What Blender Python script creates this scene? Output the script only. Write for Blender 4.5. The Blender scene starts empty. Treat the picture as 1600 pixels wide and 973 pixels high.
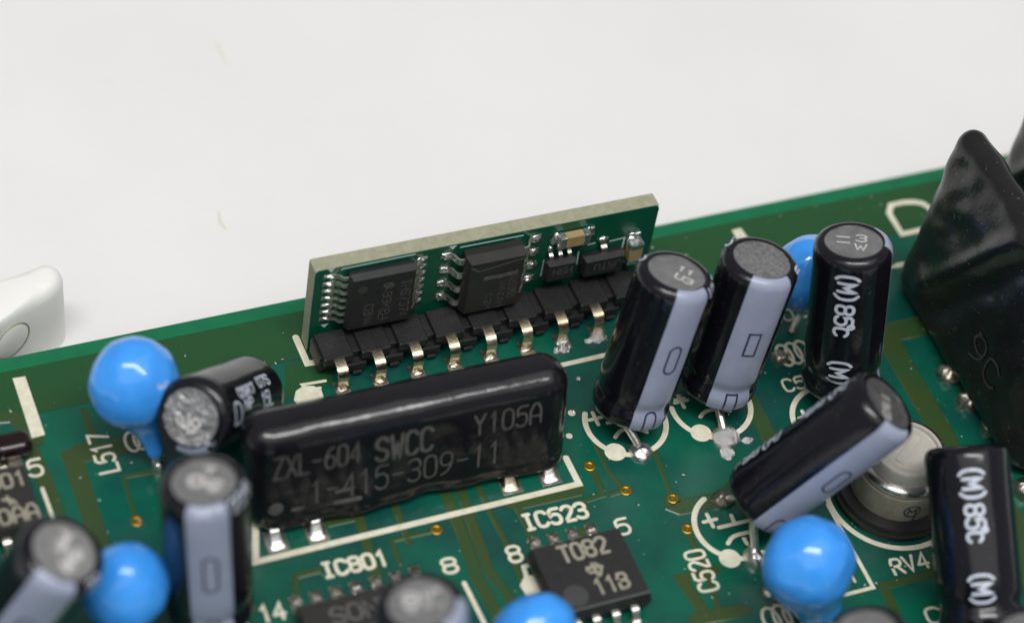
import bpy, bmesh, math, random
from mathutils import Vector, Matrix, noise
random.seed(7)
# one unit is one millimetre; the circuit board's upper face is z = 0, X runs along its far edge, Y away from the viewer
scene = bpy.context.scene
COL = scene.collection

# ------------------------------------------------------------------ camera
CR, CU, CB, CP = ((0.923635, -0.360355, 0.130546), (0.195163, 0.735338, 0.648992), (-0.329863, -0.573954, 0.749512), (-44.380469, -96.515728, 130.436499))
cam_data = bpy.data.cameras.new('camera')
cam = bpy.data.objects.new('camera', cam_data); COL.objects.link(cam)
cam.matrix_world = Matrix(((CR[0], CU[0], CB[0], CP[0]), (CR[1], CU[1], CB[1], CP[1]), (CR[2], CU[2], CB[2], CP[2]), (0, 0, 0, 1)))
cam_data.sensor_fit = 'HORIZONTAL'; cam_data.sensor_width = 360.0
cam_data.lens = 4107.8 / 1600 * 360.0
cam_data.clip_start = 1; cam_data.clip_end = 20000
cam_data.dof.use_dof = True
cam_data.dof.focus_distance = 169.0
cam_data.dof.aperture_fstop = 0.23
scene.camera = cam

# ------------------------------------------------------------------ room light
world = bpy.data.worlds.new('World'); scene.world = world; world.use_nodes = True
bg = world.node_tree.nodes['Background']
bg.inputs['Color'].default_value = (0.95, 0.97, 1.0, 1); bg.inputs['Strength'].default_value = 0.25
def area_lamp(name, loc, target, sx, sy, radiance, color, spin_to=(1, 0, 0)):
    l = bpy.data.lights.new(name, 'AREA'); l.shape = 'RECTANGLE'; l.size = sx; l.size_y = sy
    l.energy = radiance * math.pi * sx * sy; l.color = color
    o = bpy.data.objects.new(name, l); COL.objects.link(o)
    z = (Vector(loc) - Vector(target)).normalized(); x = Vector(spin_to); x = (x - z * x.dot(z)).normalized(); y = z.cross(x)
    o.matrix_world = Matrix(((x[0], y[0], z[0], loc[0]), (x[1], y[1], z[1], loc[1]), (x[2], y[2], z[2], loc[2]), (0, 0, 0, 1)))
    return o
area_lamp('ceiling_lamp', (-40, -200, 680), (10, -5, 0), 600, 96, 19.5, (1.0, 0.985, 0.97), (0.93, -0.36, 0))
area_lamp('bright_ceiling', (-250, -750, 1500), (-250, -750, 0), 2800, 1900, 0.85, (1.0, 0.99, 0.97))
vs = scene.view_settings
vs.view_transform = 'Standard'; vs.look = 'None'; vs.gamma = 1; vs.exposure = 0.0; vs.use_curve_mapping = False
scene.cycles.max_bounces = 8
try: scene.cycles.use_denoising = True
except Exception: pass

# ------------------------------------------------------------------ materials
def mat(name, col, rough=0.5, metal=0.0, col2=None, nscale=1.0, bump=0.0, bscale=8.0, spec=0.5, coat=0.0, dust=0.0, dscale=9.0, rvar=0.0, detail=4.0, specks=0.0, spscale=14.0, dustcol=(0.45, 0.45, 0.42), sss=0.0, nlo=0.35, nhi=0.68):
    m = bpy.data.materials.new(name); m.use_nodes = True
    nt = m.node_tree; N = nt.nodes; L = nt.links; P = N['Principled BSDF']
    P.inputs['Base Color'].default_value = (*col, 1); P.inputs['Roughness'].default_value = rough; P.inputs['Metallic'].default_value = metal
    P.inputs['Specular IOR Level'].default_value = spec; P.inputs['Coat Weight'].default_value = coat; P.inputs['Coat Roughness'].default_value = 0.08
    if sss: P.inputs['Subsurface Weight'].default_value = sss; P.inputs['Subsurface Radius'].default_value = (0.4, 0.5, 0.6); P.inputs['Subsurface Scale'].default_value = 0.6
    tc = N.new('ShaderNodeTexCoord'); src = tc.outputs['Object']
    def nz(scale, det=4.0, rg=0.6):
        n = N.new('ShaderNodeTexNoise'); n.inputs['Scale'].default_value = scale; n.inputs['Detail'].default_value = det; n.inputs['Roughness'].default_value = rg
        L.new(src, n.inputs['Vector']); return n.outputs['Fac']
    def ramp(f, a, b):
        r = N.new('ShaderNodeMapRange'); r.inputs['From Min'].default_value = a; r.inputs['From Max'].default_value = b; L.new(f, r.inputs['Value']); return r.outputs['Result']
    def mix(f, a, b):
        x = N.new('ShaderNodeMix'); x.data_type = 'RGBA'; L.new(f, x.inputs[0])
        for i, v in ((6, a), (7, b)):
            if isinstance(v, tuple): x.inputs[i].default_value = (*v, 1)
            else: L.new(v, x.inputs[i])
        return x.outputs[2]
    c = tuple(col)
    if col2: c = mix(ramp(nz(nscale, detail), nlo, nhi), c, tuple(col2))
    if dust:
        f = ramp(nz(dscale, 6.0, 0.75), 0.62, 0.80)
        k = N.new('ShaderNodeMath'); k.operation = 'MULTIPLY'; k.inputs[1].default_value = dust; L.new(f, k.inputs[0])
        c = mix(k.outputs[0], c, tuple(dustcol))
        rr = N.new('ShaderNodeMath'); rr.operation = 'MULTIPLY_ADD'; rr.inputs[1].default_value = 0.5; rr.inputs[2].default_value = rough; L.new(k.outputs[0], rr.inputs[0]); L.new(rr.outputs[0], P.inputs['Roughness'])
    if specks:
        f2 = ramp(nz(spscale, 2.0, 0.5), 0.735, 0.78); k2 = N.new('ShaderNodeMath'); k2.operation = 'MULTIPLY'; k2.inputs[1].default_value = specks; L.new(f2, k2.inputs[0])
        c = mix(k2.outputs[0], c, (0.42, 0.42, 0.40))
    if rvar:
        rr = N.new('ShaderNodeMath'); rr.operation = 'MULTIPLY_ADD'; rr.inputs[1].default_value = rvar; rr.inputs[2].default_value = rough - rvar / 2; L.new(nz(nscale * 1.7, 5.0), rr.inputs[0]); L.new(rr.outputs[0], P.inputs['Roughness'])
    if not isinstance(c, tuple): L.new(c, P.inputs['Base Color'])
    if bump:
        b = N.new('ShaderNodeBump'); b.inputs['Strength'].default_value = 1.0; b.inputs['Distance'].default_value = bump; L.new(nz(bscale, 5.0), b.inputs['Height']); L.new(b.outputs['Normal'], P.inputs['Normal'])
    return m

M = dict(
    table=mat('white_tabletop', (0.775, 0.769, 0.76), 0.6, col2=(0.745, 0.74, 0.733), nscale=0.05, bump=0.03, bscale=1.2, specks=0.05, spscale=0.8, spec=0.3),
    plastic=mat('ivory_plastic', (0.83, 0.825, 0.79), 0.4, col2=(0.85, 0.845, 0.81), nscale=0.2, sss=0.2),
    laminate=mat('green_laminate', (0.003, 0.165, 0.066), 0.34, col2=(0.006, 0.125, 0.055), nscale=0.4, specks=0.3, spscale=6, bump=0.004, bscale=6),
    mask=mat('teal_solder_mask', (0.0048, 0.062, 0.051), 0.24, col2=(0.003, 0.110, 0.064), nscale=0.13, specks=0.3, spscale=5.0, bump=0.006, bscale=2.2, dust=0.12, dscale=0.55, dustcol=(0.30, 0.42, 0.38), nlo=0.38, nhi=0.62),
    copper=mat('masked_copper', (0.044, 0.068, 0.017), 0.26, col2=(0.026, 0.075, 0.026), nscale=0.3, bump=0.004, bscale=3),
    plane=mat('masked_copper_plane', (0.013, 0.076, 0.025), 0.26, col2=(0.019, 0.074, 0.023), nscale=0.12, bump=0.004, bscale=3, dust=0.1, dscale=0.8, dustcol=(0.2, 0.3, 0.2)),
    silk=mat('silkscreen_ink', (0.76, 0.735, 0.60), 0.6, col2=(0.62, 0.59, 0.44), nscale=1.4, bump=0.02, bscale=9),
    paleink=mat('pale_teal_ink', (0.50, 0.70, 0.68), 0.6),
    gold=mat('gold_via', (0.36, 0.22, 0.02), 0.28, 0.8, bump=0.02, bscale=6),
    hole=mat('via_fill', (0.16, 0.09, 0.008), 0.2),
    solder=mat('solder', (0.90, 0.89, 0.87), 0.30, 1.0, col2=(0.66, 0.65, 0.62), nscale=2.5, bump=0.05, bscale=3.0),
    dullsolder=mat('dull_solder', (0.50, 0.47, 0.40), 0.36, 1.0, col2=(0.36, 0.33, 0.26), nscale=2.2, bump=0.06, bscale=3.0),
    crinkle=mat('crinkled_solder', (0.88, 0.87, 0.86), 0.16, 1.0, bump=0.32, bscale=3.2),
    pin=mat('tinned_pin', (0.86, 0.84, 0.80), 0.28, 1.0, col2=(0.72, 0.68, 0.60), nscale=2.0, bump=0.02, bscale=6),
    goldpin=mat('brass_tinned_pin', (0.74, 0.63, 0.44), 0.26, 1.0, col2=(0.62, 0.55, 0.40), nscale=1.5, bump=0.03, bscale=5),
    sleeve=mat('black_sleeve', (0.006, 0.006, 0.009), 0.15, spec=0.5, bump=0.014, bscale=1.6, specks=0.5, spscale=9.0, dust=0.42, dscale=1.5, dustcol=(0.16, 0.16, 0.16)),
    stripe=mat('lilac_stripe', (0.325, 0.355, 0.475), 0.27, col2=(0.295, 0.325, 0.44), nscale=0.8, bump=0.01, bscale=1.8),
    mark=mat('dark_print', (0.03, 0.03, 0.07), 0.35),
    whiteprint=mat('white_print', (0.62, 0.66, 0.76), 0.4, col2=(0.45, 0.49, 0.58), nscale=4),
    can=mat('aluminium_can', (0.64, 0.63, 0.62), 0.38, 0.97, col2=(0.48, 0.47, 0.465), nscale=1.2, bump=0.05, bscale=2.0, rvar=0.2),
    scuffed=mat('scuffed_can', (0.44, 0.44, 0.44), 0.5, 0.95, col2=(0.22, 0.22, 0.23), nscale=5.0, bump=0.12, bscale=9, rvar=0.2, specks=.6, spscale=7),
    dented=mat('dented_can', (0.66, 0.65, 0.64), 0.30, 1.0, col2=(0.50, 0.49, 0.485), nscale=1.0, bump=0.45, bscale=0.75, rvar=0.2),
    stamp=mat('bright_stamp', (0.92, 0.90, 0.88), 0.35, 0.6),
    blue=mat('blue_resin', (0.045, 0.325, 0.93), 0.12, col2=(0.060, 0.35, 0.95), nscale=0.5, spec=0.5, bump=0.05, bscale=0.9, coat=0.3),
    module=mat('black_dip_resin', (0.0065, 0.006, 0.008), 0.13, col2=(0.009, 0.008, 0.011), nscale=0.7, bump=0.03, bscale=1.1, specks=0.25, spscale=7.0, dust=0.06, dscale=1.2, dustcol=(0.10, 0.10, 0.10)),
    blob=mat('dusty_dip_resin', (0.009, 0.009, 0.010), 0.27, col2=(0.014, 0.014, 0.014), nscale=0.5, bump=0.06, bscale=0.9, specks=0.8, spscale=6.0, dust=0.8, dscale=1.1, dustcol=(0.20, 0.20, 0.19)),
    laser=mat('grey_laser_mark', (0.115, 0.11, 0.106), 0.6, col2=(0.055, 0.053, 0.052), nscale=3),
    faintmark=mat('faint_resin_mark', (0.05, 0.049, 0.048), 0.6, col2=(0.028, 0.028, 0.028), nscale=2),
    chip=mat('mould_compound', (0.015, 0.015, 0.016), 0.44, col2=(0.021, 0.021, 0.022), nscale=1.2, bump=0.015, bscale=14, dust=0.08, dscale=4),
    chipbrown=mat('brown_mould_compound', (0.019, 0.0175, 0.0155), 0.46, col2=(0.024, 0.022, 0.0195), nscale=1.2, bump=0.015, bscale=14),
    chipedge=mat('pale_chip_edge', (0.16, 0.16, 0.16), 0.5),  # paler grey for the thin line along one edge of a chip's face
    chipmark=mat('tan_laser_mark', (0.33, 0.31, 0.24), 0.6, col2=(0.24, 0.225, 0.175), nscale=4),
    pit=mat('pin_one_dot', (0.045, 0.046, 0.048), 0.6),
    socket=mat('black_nylon', (0.011, 0.011, 0.012), 0.42, col2=(0.017, 0.017, 0.018), nscale=1.6, bump=0.03, bscale=5, dust=0.2, dscale=4),
    adapter=mat('adapter_green_mask', (0.002, 0.085, 0.042), 0.30, col2=(0.003, 0.072, 0.038), nscale=0.6, bump=0.004, bscale=4),
    fibre=mat('cut_fibreglass', (0.36, 0.36, 0.25), 0.75, col2=(0.29, 0.29, 0.20), nscale=2.2, bump=0.05, bscale=10),
    tan=mat('tan_ceramic', (0.38, 0.28, 0.14), 0.4, col2=(0.32, 0.23, 0.11), nscale=2),
    ceramic=mat('trimmer_ceramic', (0.50, 0.48, 0.43), 0.4, col2=(0.42, 0.40, 0.35), nscale=0.7),
    ivory=mat('trimmer_body', (0.31, 0.295, 0.235), 0.4, col2=(0.22, 0.205, 0.16), nscale=0.8, bump=0.02, bscale=2),
    chrome=mat('plated_band', (0.66, 0.64, 0.60), 0.24, 1.0, bump=0.02, bscale=2),
    blackplastic=mat('trimmer_base', (0.014, 0.014, 0.014), 0.35, bump=0.02, bscale=4, dust=0.15, dscale=4),
    maroon=mat('maroon_resin', (0.012, 0.004, 0.005), 0.12),
    fibrehair=mat('fibre_hair', (0.78, 0.79, 0.50), 0.7),
    dust=mat('pale_dust', (0.55, 0.56, 0.52), 0.8),
    residue=mat('dried_flux', (0.035, 0.15, 0.12), 0.3, bump=0.06, bscale=5),
)

# ------------------------------------------------------------------ mesh helpers
class MB:
    def __init__(s): s.v = []; s.f = []; s.cuts = []
    def cut(s): s.cuts.append((len(s.v), len(s.f)))
    def add(s, vs, fs):
        o = len(s.v); s.v += [tuple(p) for p in vs]; s.f += [tuple(i + o for i in f) for f in fs]; return s
    def obj(s, name, material, parent=None, smooth=35):
        me = bpy.data.meshes.new(name); me.from_pydata(s.v, [], s.f); me.validate()
        bm = bmesh.new(); bm.from_mesh(me); bmesh.ops.recalc_face_normals(bm, faces=bm.faces[:]); bm.to_mesh(me); bm.free()
        me.materials.append(material)
        if smooth:
            me.polygons.foreach_set('use_smooth', [True] * len(me.polygons)); me.set_sharp_from_angle(angle=math.radians(smooth))
        o = bpy.data.objects.new(name, me); COL.objects.link(o)
        if parent is not None: o.parent = parent
        return o
def flat_obj(mb, name, material, parent=None):          # keeps the winding as made (thin print)
    cuts = [c for c in mb.cuts if c[1] > 0]
    if cuts:                                               # one object per word or mark
        ends = cuts + [(len(mb.v), len(mb.f))]; a = (0, 0); o = None
        for b in ends:
            if b[1] > a[1]:
                q = MB(); q.v = mb.v[a[0]:b[0]]; q.f = [tuple(i - a[0] for i in f) for f in mb.f[a[1]:b[1]]]; o = flat_obj(q, name, material, parent)
            a = b
        return o
    me = bpy.data.meshes.new(name); me.from_pydata(mb.v, [], mb.f); me.materials.append(material)
    o = bpy.data.objects.new(name, me); COL.objects.link(o)
    if parent is not None: o.parent = parent
    return o
def thing(name, label, cat, loc=(0, 0, 0), group=None, axes=None):
    o = bpy.data.objects.new(name, None); COL.objects.link(o); o.empty_display_size = 1
    if axes:
        x, y, z = axes
        o.matrix_world = Matrix(((x[0], y[0], z[0], loc[0]), (x[1], y[1], z[1], loc[1]), (x[2], y[2], z[2], loc[2]), (0, 0, 0, 1)))
    else: o.location = loc
    o['label'] = label; o['category'] = cat
    if group: o['group'] = group
    return o
def frame(zdir, xhint):
    z = Vector(zdir).normalized(); x = Vector(xhint); x = (x - z * x.dot(z)).normalized(); return x, z.cross(x), z

def box(x0, x1, y0, y1, z0, z1, bev=0.0, top_inset=0.0, bot_inset=0.0):
    mb = MB(); t, b = top_inset, bot_inset; zm = (z0 + z1) / 2
    if t or b:
        rings = [(z0, b), (zm, 0), (z1, t)]
    else: rings = [(z0, 0), (z1, 0)]
    if bev:
        z, i = rings[-1]; rings[-1] = (z - bev, i); rings.append((z, i + bev))
        z, i = rings[0]; rings[0] = (z + bev, i); rings.insert(0, (z, i + bev))
    c = bev
    vs = []; n = 8 if bev else 4
    for z, i in rings:
        a, bb, cc, d = x0 + i, x1 - i, y0 + i, y1 - i
        if bev: vs += [(a + c, cc, z), (bb - c, cc, z), (bb, cc + c, z), (bb, d - c, z), (bb - c, d, z), (a + c, d, z), (a, d - c, z), (a, cc + c, z)]
        else: vs += [(a, cc, z), (bb, cc, z), (bb, d, z), (a, d, z)]
    fs = []
    for k in range(len(rings) - 1):
        for j in range(n): fs.append((k * n + j, k * n + (j + 1) % n, (k + 1) * n + (j + 1) % n, (k + 1) * n + j))
    fs.append(tuple(reversed(range(n)))); fs.append(tuple(range((len(rings) - 1) * n, len(rings) * n)))
    return mb.add(vs, fs)

def lathe(profile, seg=48, a0=0.0, a1=2 * math.pi, fn=None, caps=False):
    mb = MB(); full = abs(a1 - a0 - 2 * math.pi) < 1e-6; n = seg if full else seg + 1
    vs = []; fs = []
    for r, z in profile:
        for j in range(n):
            a = a0 + (a1 - a0) * j / seg; p = (r * math.cos(a), r * math.sin(a), z)
            vs.append(fn(p, a) if fn else p)
    for i in range(len(profile) - 1):
        for j in range(seg):
            k = (j + 1) % n if full else j + 1
            fs.append((i * n + j, i * n + k, (i + 1) * n + k, (i + 1) * n + j))
    if caps:
        fs.append(tuple(reversed(range(n)))); fs.append(tuple(range((len(profile) - 1) * n, len(profile) * n)))
    return mb.add(vs, fs)

def tube(pts, r, seg=10, radii=None, flat=1.0):
    mb = MB(); pts = [Vector(p) for p in pts]; vs = []; fs = []; side = None
    for i, p in enumerate(pts):
        t = (pts[min(i + 1, len(pts) - 1)] - pts[max(i - 1, 0)]).normalized()
        if side is None: side = t.cross(Vector((0.3, 0.2, 0.93)));  side = side if side.length > 1e-3 else t.cross(Vector((1, 0, 0)))
        side = (side - t * side.dot(t)).normalized(); up = side.cross(t)
        rr = radii[i] if radii else r
        for j in range(seg):
            a = 2 * math.pi * j / seg; vs.append(p + side * (rr * math.cos(a)) + up * (rr * flat * math.sin(a)))
    for i in range(len(pts) - 1):
        for j in range(seg):
            k = (j + 1) % seg; fs.append((i * seg + j, i * seg + k, (i + 1) * seg + k, (i + 1) * seg + j))
    fs.append(tuple(reversed(range(seg)))); fs.append(tuple(range((len(pts) - 1) * seg, len(pts) * seg)))
    return mb.add(vs, fs)

def strap(path, width, thick, wdir):                     # a bent flat strip: path in 3-D, constant width along wdir
    mb = MB(); P = [Vector(p) for p in path]; w = Vector(wdir).normalized() * (width / 2); vs = []; fs = []
    for i, p in enumerate(P):
        t = (P[min(i + 1, len(P) - 1)] - P[max(i - 1, 0)]).normalized(); n = t.cross(w).normalized() * (thick / 2)
        vs += [p - w - n, p + w - n, p + w + n, p - w + n]
    for i in range(len(P) - 1):
        for j in range(4):
            k = (j + 1) % 4; fs.append((i * 4 + j, i * 4 + k, (i + 1) * 4 + k, (i + 1) * 4 + j))
    fs.append((3, 2, 1, 0)); m = (len(P) - 1) * 4; fs.append((m, m + 1, m + 2, m + 3))
    return mb.add(vs, fs)

def smooth_path(pts, n=2):
    for _ in range(n):
        q = [pts[0]]
        for a, b in zip(pts, pts[1:]):
            a = Vector(a); b = Vector(b); q += [a * 0.75 + b * 0.25, a * 0.25 + b * 0.75]
        q.append(pts[-1]); pts = q
    return [tuple(p) for p in pts]

def blob(c, rx, ry, h, seed=0, seg=22, rings=7, rough=0.12, spike=None, squash=1.0):
    mb = MB(); vs = []; fs = []
    for i in range(rings):
        th = i / (rings - 1) * math.pi / 2 * 0.97
        for j in range(seg):
            a = 2 * math.pi * j / seg
            p = Vector((math.cos(th) * math.cos(a), math.cos(th) * math.sin(a), math.sin(th) ** squash))
            k = 1 + rough * noise.noise(p * 2.1 + Vector((seed * 7.3, seed * 3.1, 0)))
            vs.append((c[0] + rx * p.x * k, c[1] + ry * p.y * k, c[2] + h * p.z * k))
    for i in range(rings - 1):
        for j in range(seg):
            k = (j + 1) % seg; fs.append((i * seg + j, i * seg + k, (i + 1) * seg + k, (i + 1) * seg + j))
    fs.append(tuple(range((rings - 1) * seg, rings * seg)))
    return mb.add(vs, fs)

def rounded_box(dx, dy, dz, r, n=(40, 10, 20), fn=None):  # centred in x and y, z from 0
    mb = MB(); hx, hy, hz = dx / 2, dy / 2, dz / 2
    def push(p):
        q = Vector((max(-hx + r, min(hx - r, p[0])), max(-hy + r, min(hy - r, p[1])), max(-hz + r, min(hz - r, p[2]))))
        d = Vector(p) - q
        if d.length > 1e-9: p = q + d.normalized() * r
        p = Vector(p) + Vector((0, 0, hz)); return fn(p) if fn else tuple(p)
    def warp(t, h, r_): return t * h
    bm = bmesh.new()
    idx = {}
    def vert(i, j, k):
        key = (i, j, k)
        if key not in idx:
            def co(a, m, h):
                t = 2 * a / m - 1
                return h * (math.sin(t * math.pi / 2) * 0.55 + t * 0.45)
            idx[key] = bm.verts.new(push((co(i, n[0], hx), co(j, n[1], hy), co(k, n[2], hz))))
        return idx[key]
    for i in range(n[0]):
        for j in range(n[1]):
            for k in (0, n[2]): bm.faces.new([vert(i, j, k), vert(i + 1, j, k), vert(i + 1, j + 1, k), vert(i, j + 1, k)])
    for i in range(n[0]):
        for k in range(n[2]):
            for j in (0, n[1]): bm.faces.new([vert(i, j, k), vert(i + 1, j, k), vert(i + 1, j, k + 1), vert(i, j, k + 1)])
    for j in range(n[1]):
        for k in range(n[2]):
            for i in (0, n[0]): bm.faces.new([vert(i, j, k), vert(i, j + 1, k), vert(i, j + 1, k + 1), vert(i, j, k + 1)])
    bm.verts.index_update()
    mb.v = [tuple(v.co) for v in bm.verts]; mb.f = [tuple(v.index for v in f.verts) for f in bm.faces]; bm.free()
    return mb

# ------------------------------------------------------------------ stroke lettering (flat print)
O8A = [(2, 3.2), (3.1, 3.2), (4, 4), (4, 5.2), (3, 6), (1, 6), (0, 5.2), (0, 4), (.9, 3.2), (2, 3.2)]
O8B = [(2, 3.2), (3.1, 3.2), (4, 2.3), (4, .9), (3, 0), (1, 0), (0, .9), (0, 2.3), (.9, 3.2), (2, 3.2)]
RING = [(1, 0), (3, 0), (4, 1), (4, 5), (3, 6), (1, 6), (0, 5), (0, 1), (1, 0)]
SIX = [(3.6, 6), (1.6, 5.3), (.3, 3.6), (0, 1.2), (1, 0), (3, 0), (4, 1), (4, 2.6), (3, 3.5), (1, 3.5), (.1, 2.4)]
G = {
 '0': [RING], 'O': [RING], '1': [[(1, 4.8), (2.2, 6), (2.2, 0)]], '2': [[(0, 5), (1, 6), (3, 6), (4, 5), (4, 3.8), (0, 0), (4, 0)]],
 '3': [[(0, 5.2), (1, 6), (3, 6), (4, 5), (4, 4), (3, 3.2), (1.5, 3.2)], [(3, 3.2), (4, 2.2), (4, 1), (3, 0), (1, 0), (0, .8)]],
 '4': [[(3, 0), (3, 6), (0, 1.8)], [(0, 1.8), (4, 1.8)]], '5': [[(4, 6), (.4, 6), (.1, 3.2), (1, 3.8), (3, 3.8), (4, 2.8), (4, 1), (3, 0), (1, 0), (0, .8)]],
 '6': [SIX], '9': [[(4 - x, 6 - y) for x, y in SIX]], '7': [[(0, 6), (4, 6), (1.5, 0)]], '8': [O8A, O8B],
 'A': [[(0, 0), (0, 4), (1.2, 6), (2.8, 6), (4, 4), (4, 0)], [(0, 2.2), (4, 2.2)]], 'B': [[(0, 0), (0, 6), (3, 6), (4, 5.2), (4, 4), (3, 3.2), (0, 3.2)], [(3, 3.2), (4, 2.3), (4, .9), (3, 0), (0, 0)]],
 'C': [[(4, 5), (3, 6), (1, 6), (0, 5), (0, 1), (1, 0), (3, 0), (4, 1)]], 'D': [[(0, 0), (0, 6), (2.6, 6), (4, 4.6), (4, 1.4), (2.6, 0), (0, 0)]],
 'F': [[(0, 0), (0, 6), (4, 6)], [(0, 3.2), (3, 3.2)]], 'H': [[(0, 0), (0, 6)], [(4, 0), (4, 6)], [(0, 3), (4, 3)]], 'I': [[(2, 0), (2, 6)], [(.9, 6), (3.1, 6)], [(.9, 0), (3.1, 0)]],
 'J': [[(4, 6), (4, 1), (3, 0), (1, 0), (0, 1)]], 'K': [[(0, 0), (0, 6)], [(4, 6), (0, 2.5)], [(1.4, 3.7), (4, 0)]], 'L': [[(0, 6), (0, 0), (4, 0)]],
 'M': [[(0, 0), (0, 6), (2, 2.4), (4, 6), (4, 0)]], 'N': [[(0, 0), (0, 6), (4, 0), (4, 6)]], 'P': [[(0, 0), (0, 6), (3, 6), (4, 5), (4, 3.8), (3, 2.8), (0, 2.8)]],
 'R': [[(0, 0), (0, 6), (3, 6), (4, 5), (4, 3.9), (3, 3), (0, 3)], [(2, 3), (4, 0)]], 'S': [[(4, 5), (3, 6), (1, 6), (0, 5), (0, 4), (1, 3.2), (3, 2.8), (4, 2), (4, 1), (3, 0), (1, 0), (0, 1)]],
 'T': [[(2, 0), (2, 6)], [(0, 6), (4, 6)]], 'U': [[(0, 6), (0, 1), (1, 0), (3, 0), (4, 1), (4, 6)]], 'V': [[(0, 6), (2, 0), (4, 6)]], 'W': [[(0, 6), (1, 0), (2, 4), (3, 0), (4, 6)]],
 'X': [[(0, 0), (4, 6)], [(0, 6), (4, 0)]], 'Y': [[(0, 6), (2, 3), (4, 6)], [(2, 3), (2, 0)]], 'Z': [[(0, 6), (4, 6), (0, 0), (4, 0)]],
 '-': [[(.4, 3), (3.6, 3)]], '_': [[(-.6, -1.2), (4.6, -1.2)]], '(': [[(3.6, 7), (2.4, 6), (1.8, 4.4), (1.8, 1.6), (2.4, 0), (3.6, -1)]], ')': [[(.4, 7), (1.6, 6), (2.2, 4.4), (2.2, 1.6), (1.6, 0), (.4, -1)]], '.': [[(1.8, .1), (2.2, .1)]],
 '+': [[(0, 3), (4, 3)], [(2, 1), (2, 5)]], 'c': [[(4, 3.8), (3, 4.7), (1.2, 4.7), (.3, 3.8), (.3, .9), (1.2, 0), (3, 0), (4, .9)], [(-1.3, 5.2), (-.5, 4.6), (.3, 5.2), (.3, 6), (-.5, 6.6), (-1.3, 6), (-1.3, 5.2)]],
 'o': [[(.6, 4.4), (1.6, 4.4), (2, 5), (2, 5.8), (1.6, 6.4), (.6, 6.4), (.2, 5.8), (.2, 5), (.6, 4.4)]], ' ': [],
}
def ribbon(mb, pts, w, fn, lift, capped=True, closed=False):
    P = [Vector(p) for p in pts]
    Q = [P[0]]
    for p in P[1:]:
        if (p - Q[-1]).length > 1e-6: Q.append(p)
    if len(Q) > 3 and (Q[0] - Q[-1]).length < 1e-4: closed = True; Q[-1] = Q[0].copy()
    P = Q; n = len(P); left = []; right = []
    if n < 2: return
    for i in range(n):
        if closed: d0 = (P[i] - P[i - 1 if i else n - 2]).normalized(); d1 = (P[(i + 1) if i < n - 1 else 1] - P[i]).normalized()
        else: d0 = (P[i] - P[max(i - 1, 0)]); d1 = (P[min(i + 1, n - 1)] - P[i]); d0 = d0.normalized() if d0.length else d1.normalized(); d1 = d1.normalized() if d1.length else d0
        n0 = Vector((-d0.y, d0.x)); n1 = Vector((-d1.y, d1.x)); m = n0 + n1
        if m.length < 0.2: m = n0.copy()
        m.normalize(); k = 1 / max(0.5, m.dot(n0)); left.append(P[i] + m * (w / 2 * k)); right.append(P[i] - m * (w / 2 * k))
    vs = []; fs = []
    for a, b in zip(left, right): vs += [fn(a.x, a.y, lift), fn(b.x, b.y, lift)]
    for i in range(n - 1): fs.append((2 * i, 2 * i + 1, 2 * i + 3, 2 * i + 2))
    if capped and not closed:
        for e, d in ((0, (P[0] - P[1]).normalized()), (n - 1, (P[-1] - P[-2]).normalized())):
            s = Vector((-d.y, d.x)); o = len(vs)
            ring = [P[e] + s * (w / 2 * math.cos(t)) + d * (w / 2 * math.sin(t)) for t in [math.pi * q / 6 for q in range(7)]]
            vs += [fn(p.x, p.y, lift) for p in ring]; f = tuple(range(o, o + 7)); fs.append(f if e else f)
    mb.add(vs, fs)
def dens(pts, step):
    q = [pts[0]]
    for a, b in zip(pts, pts[1:]):
        L = math.hypot(b[0] - a[0], b[1] - a[1]); k = max(1, int(L / step))
        q += [(a[0] + (b[0] - a[0]) * t / k, a[1] + (b[1] - a[1]) * t / k) for t in range(1, k + 1)]
    return q
class Lift:
    def __init__(s, base, step=0.004): s.b = base; s.s = step; s.n = 0
    def __call__(s): s.n += 1; return s.b + s.s * (s.n % 12)
def text(mb, string, origin, du, dv, width, height, stroke, fn, lift, round_=True, step=None):
    """origin: lower left in the surface's own (u, v); du, dv: unit directions of reading and of the letters' tops"""
    mb.cut(); n = len(string); adv = width / max(n - 0.28, 0.6); gw = adv * 0.74
    du = Vector(du).normalized(); dv = Vector(dv).normalized(); o = Vector(origin)
    for i, ch in enumerate(string):
        for st in G.get(ch, []):
            pts = [o + du * (i * adv + x / 4 * gw) + dv * (y / 6 * height) for x, y in st]
            if round_ and len(pts) > 3 and ch not in 'MNWXYZKVT147AHIL': pts = [Vector(p) for p in smooth_path([p.to_3d() for p in pts], 1)]
            pts = [(p[0], p[1]) for p in pts]
            if step: pts = dens(pts, step)
            ribbon(mb, pts, stroke, fn, lift())
def on_board(u, v, h): return (u, v, h)

# ------------------------------------------------------------------ setting
def tabletop():
    mb = MB(); n = 24; s = 1500
    vs = [(-s + 2 * s * i / n, -s + 2 * s * j / n, -4.0) for j in range(n + 1) for i in range(n + 1)]
    fs = [(j * (n + 1) + i, j * (n + 1) + i + 1, (j + 1) * (n + 1) + i + 1, (j + 1) * (n + 1) + i) for j in range(n) for i in range(n)]
    o = mb.add(vs, fs).obj('table_surface', M['table']); o['kind'] = 'structure'; o['label'] = 'plain matt white tabletop behind the green board'
tabletop()

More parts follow.
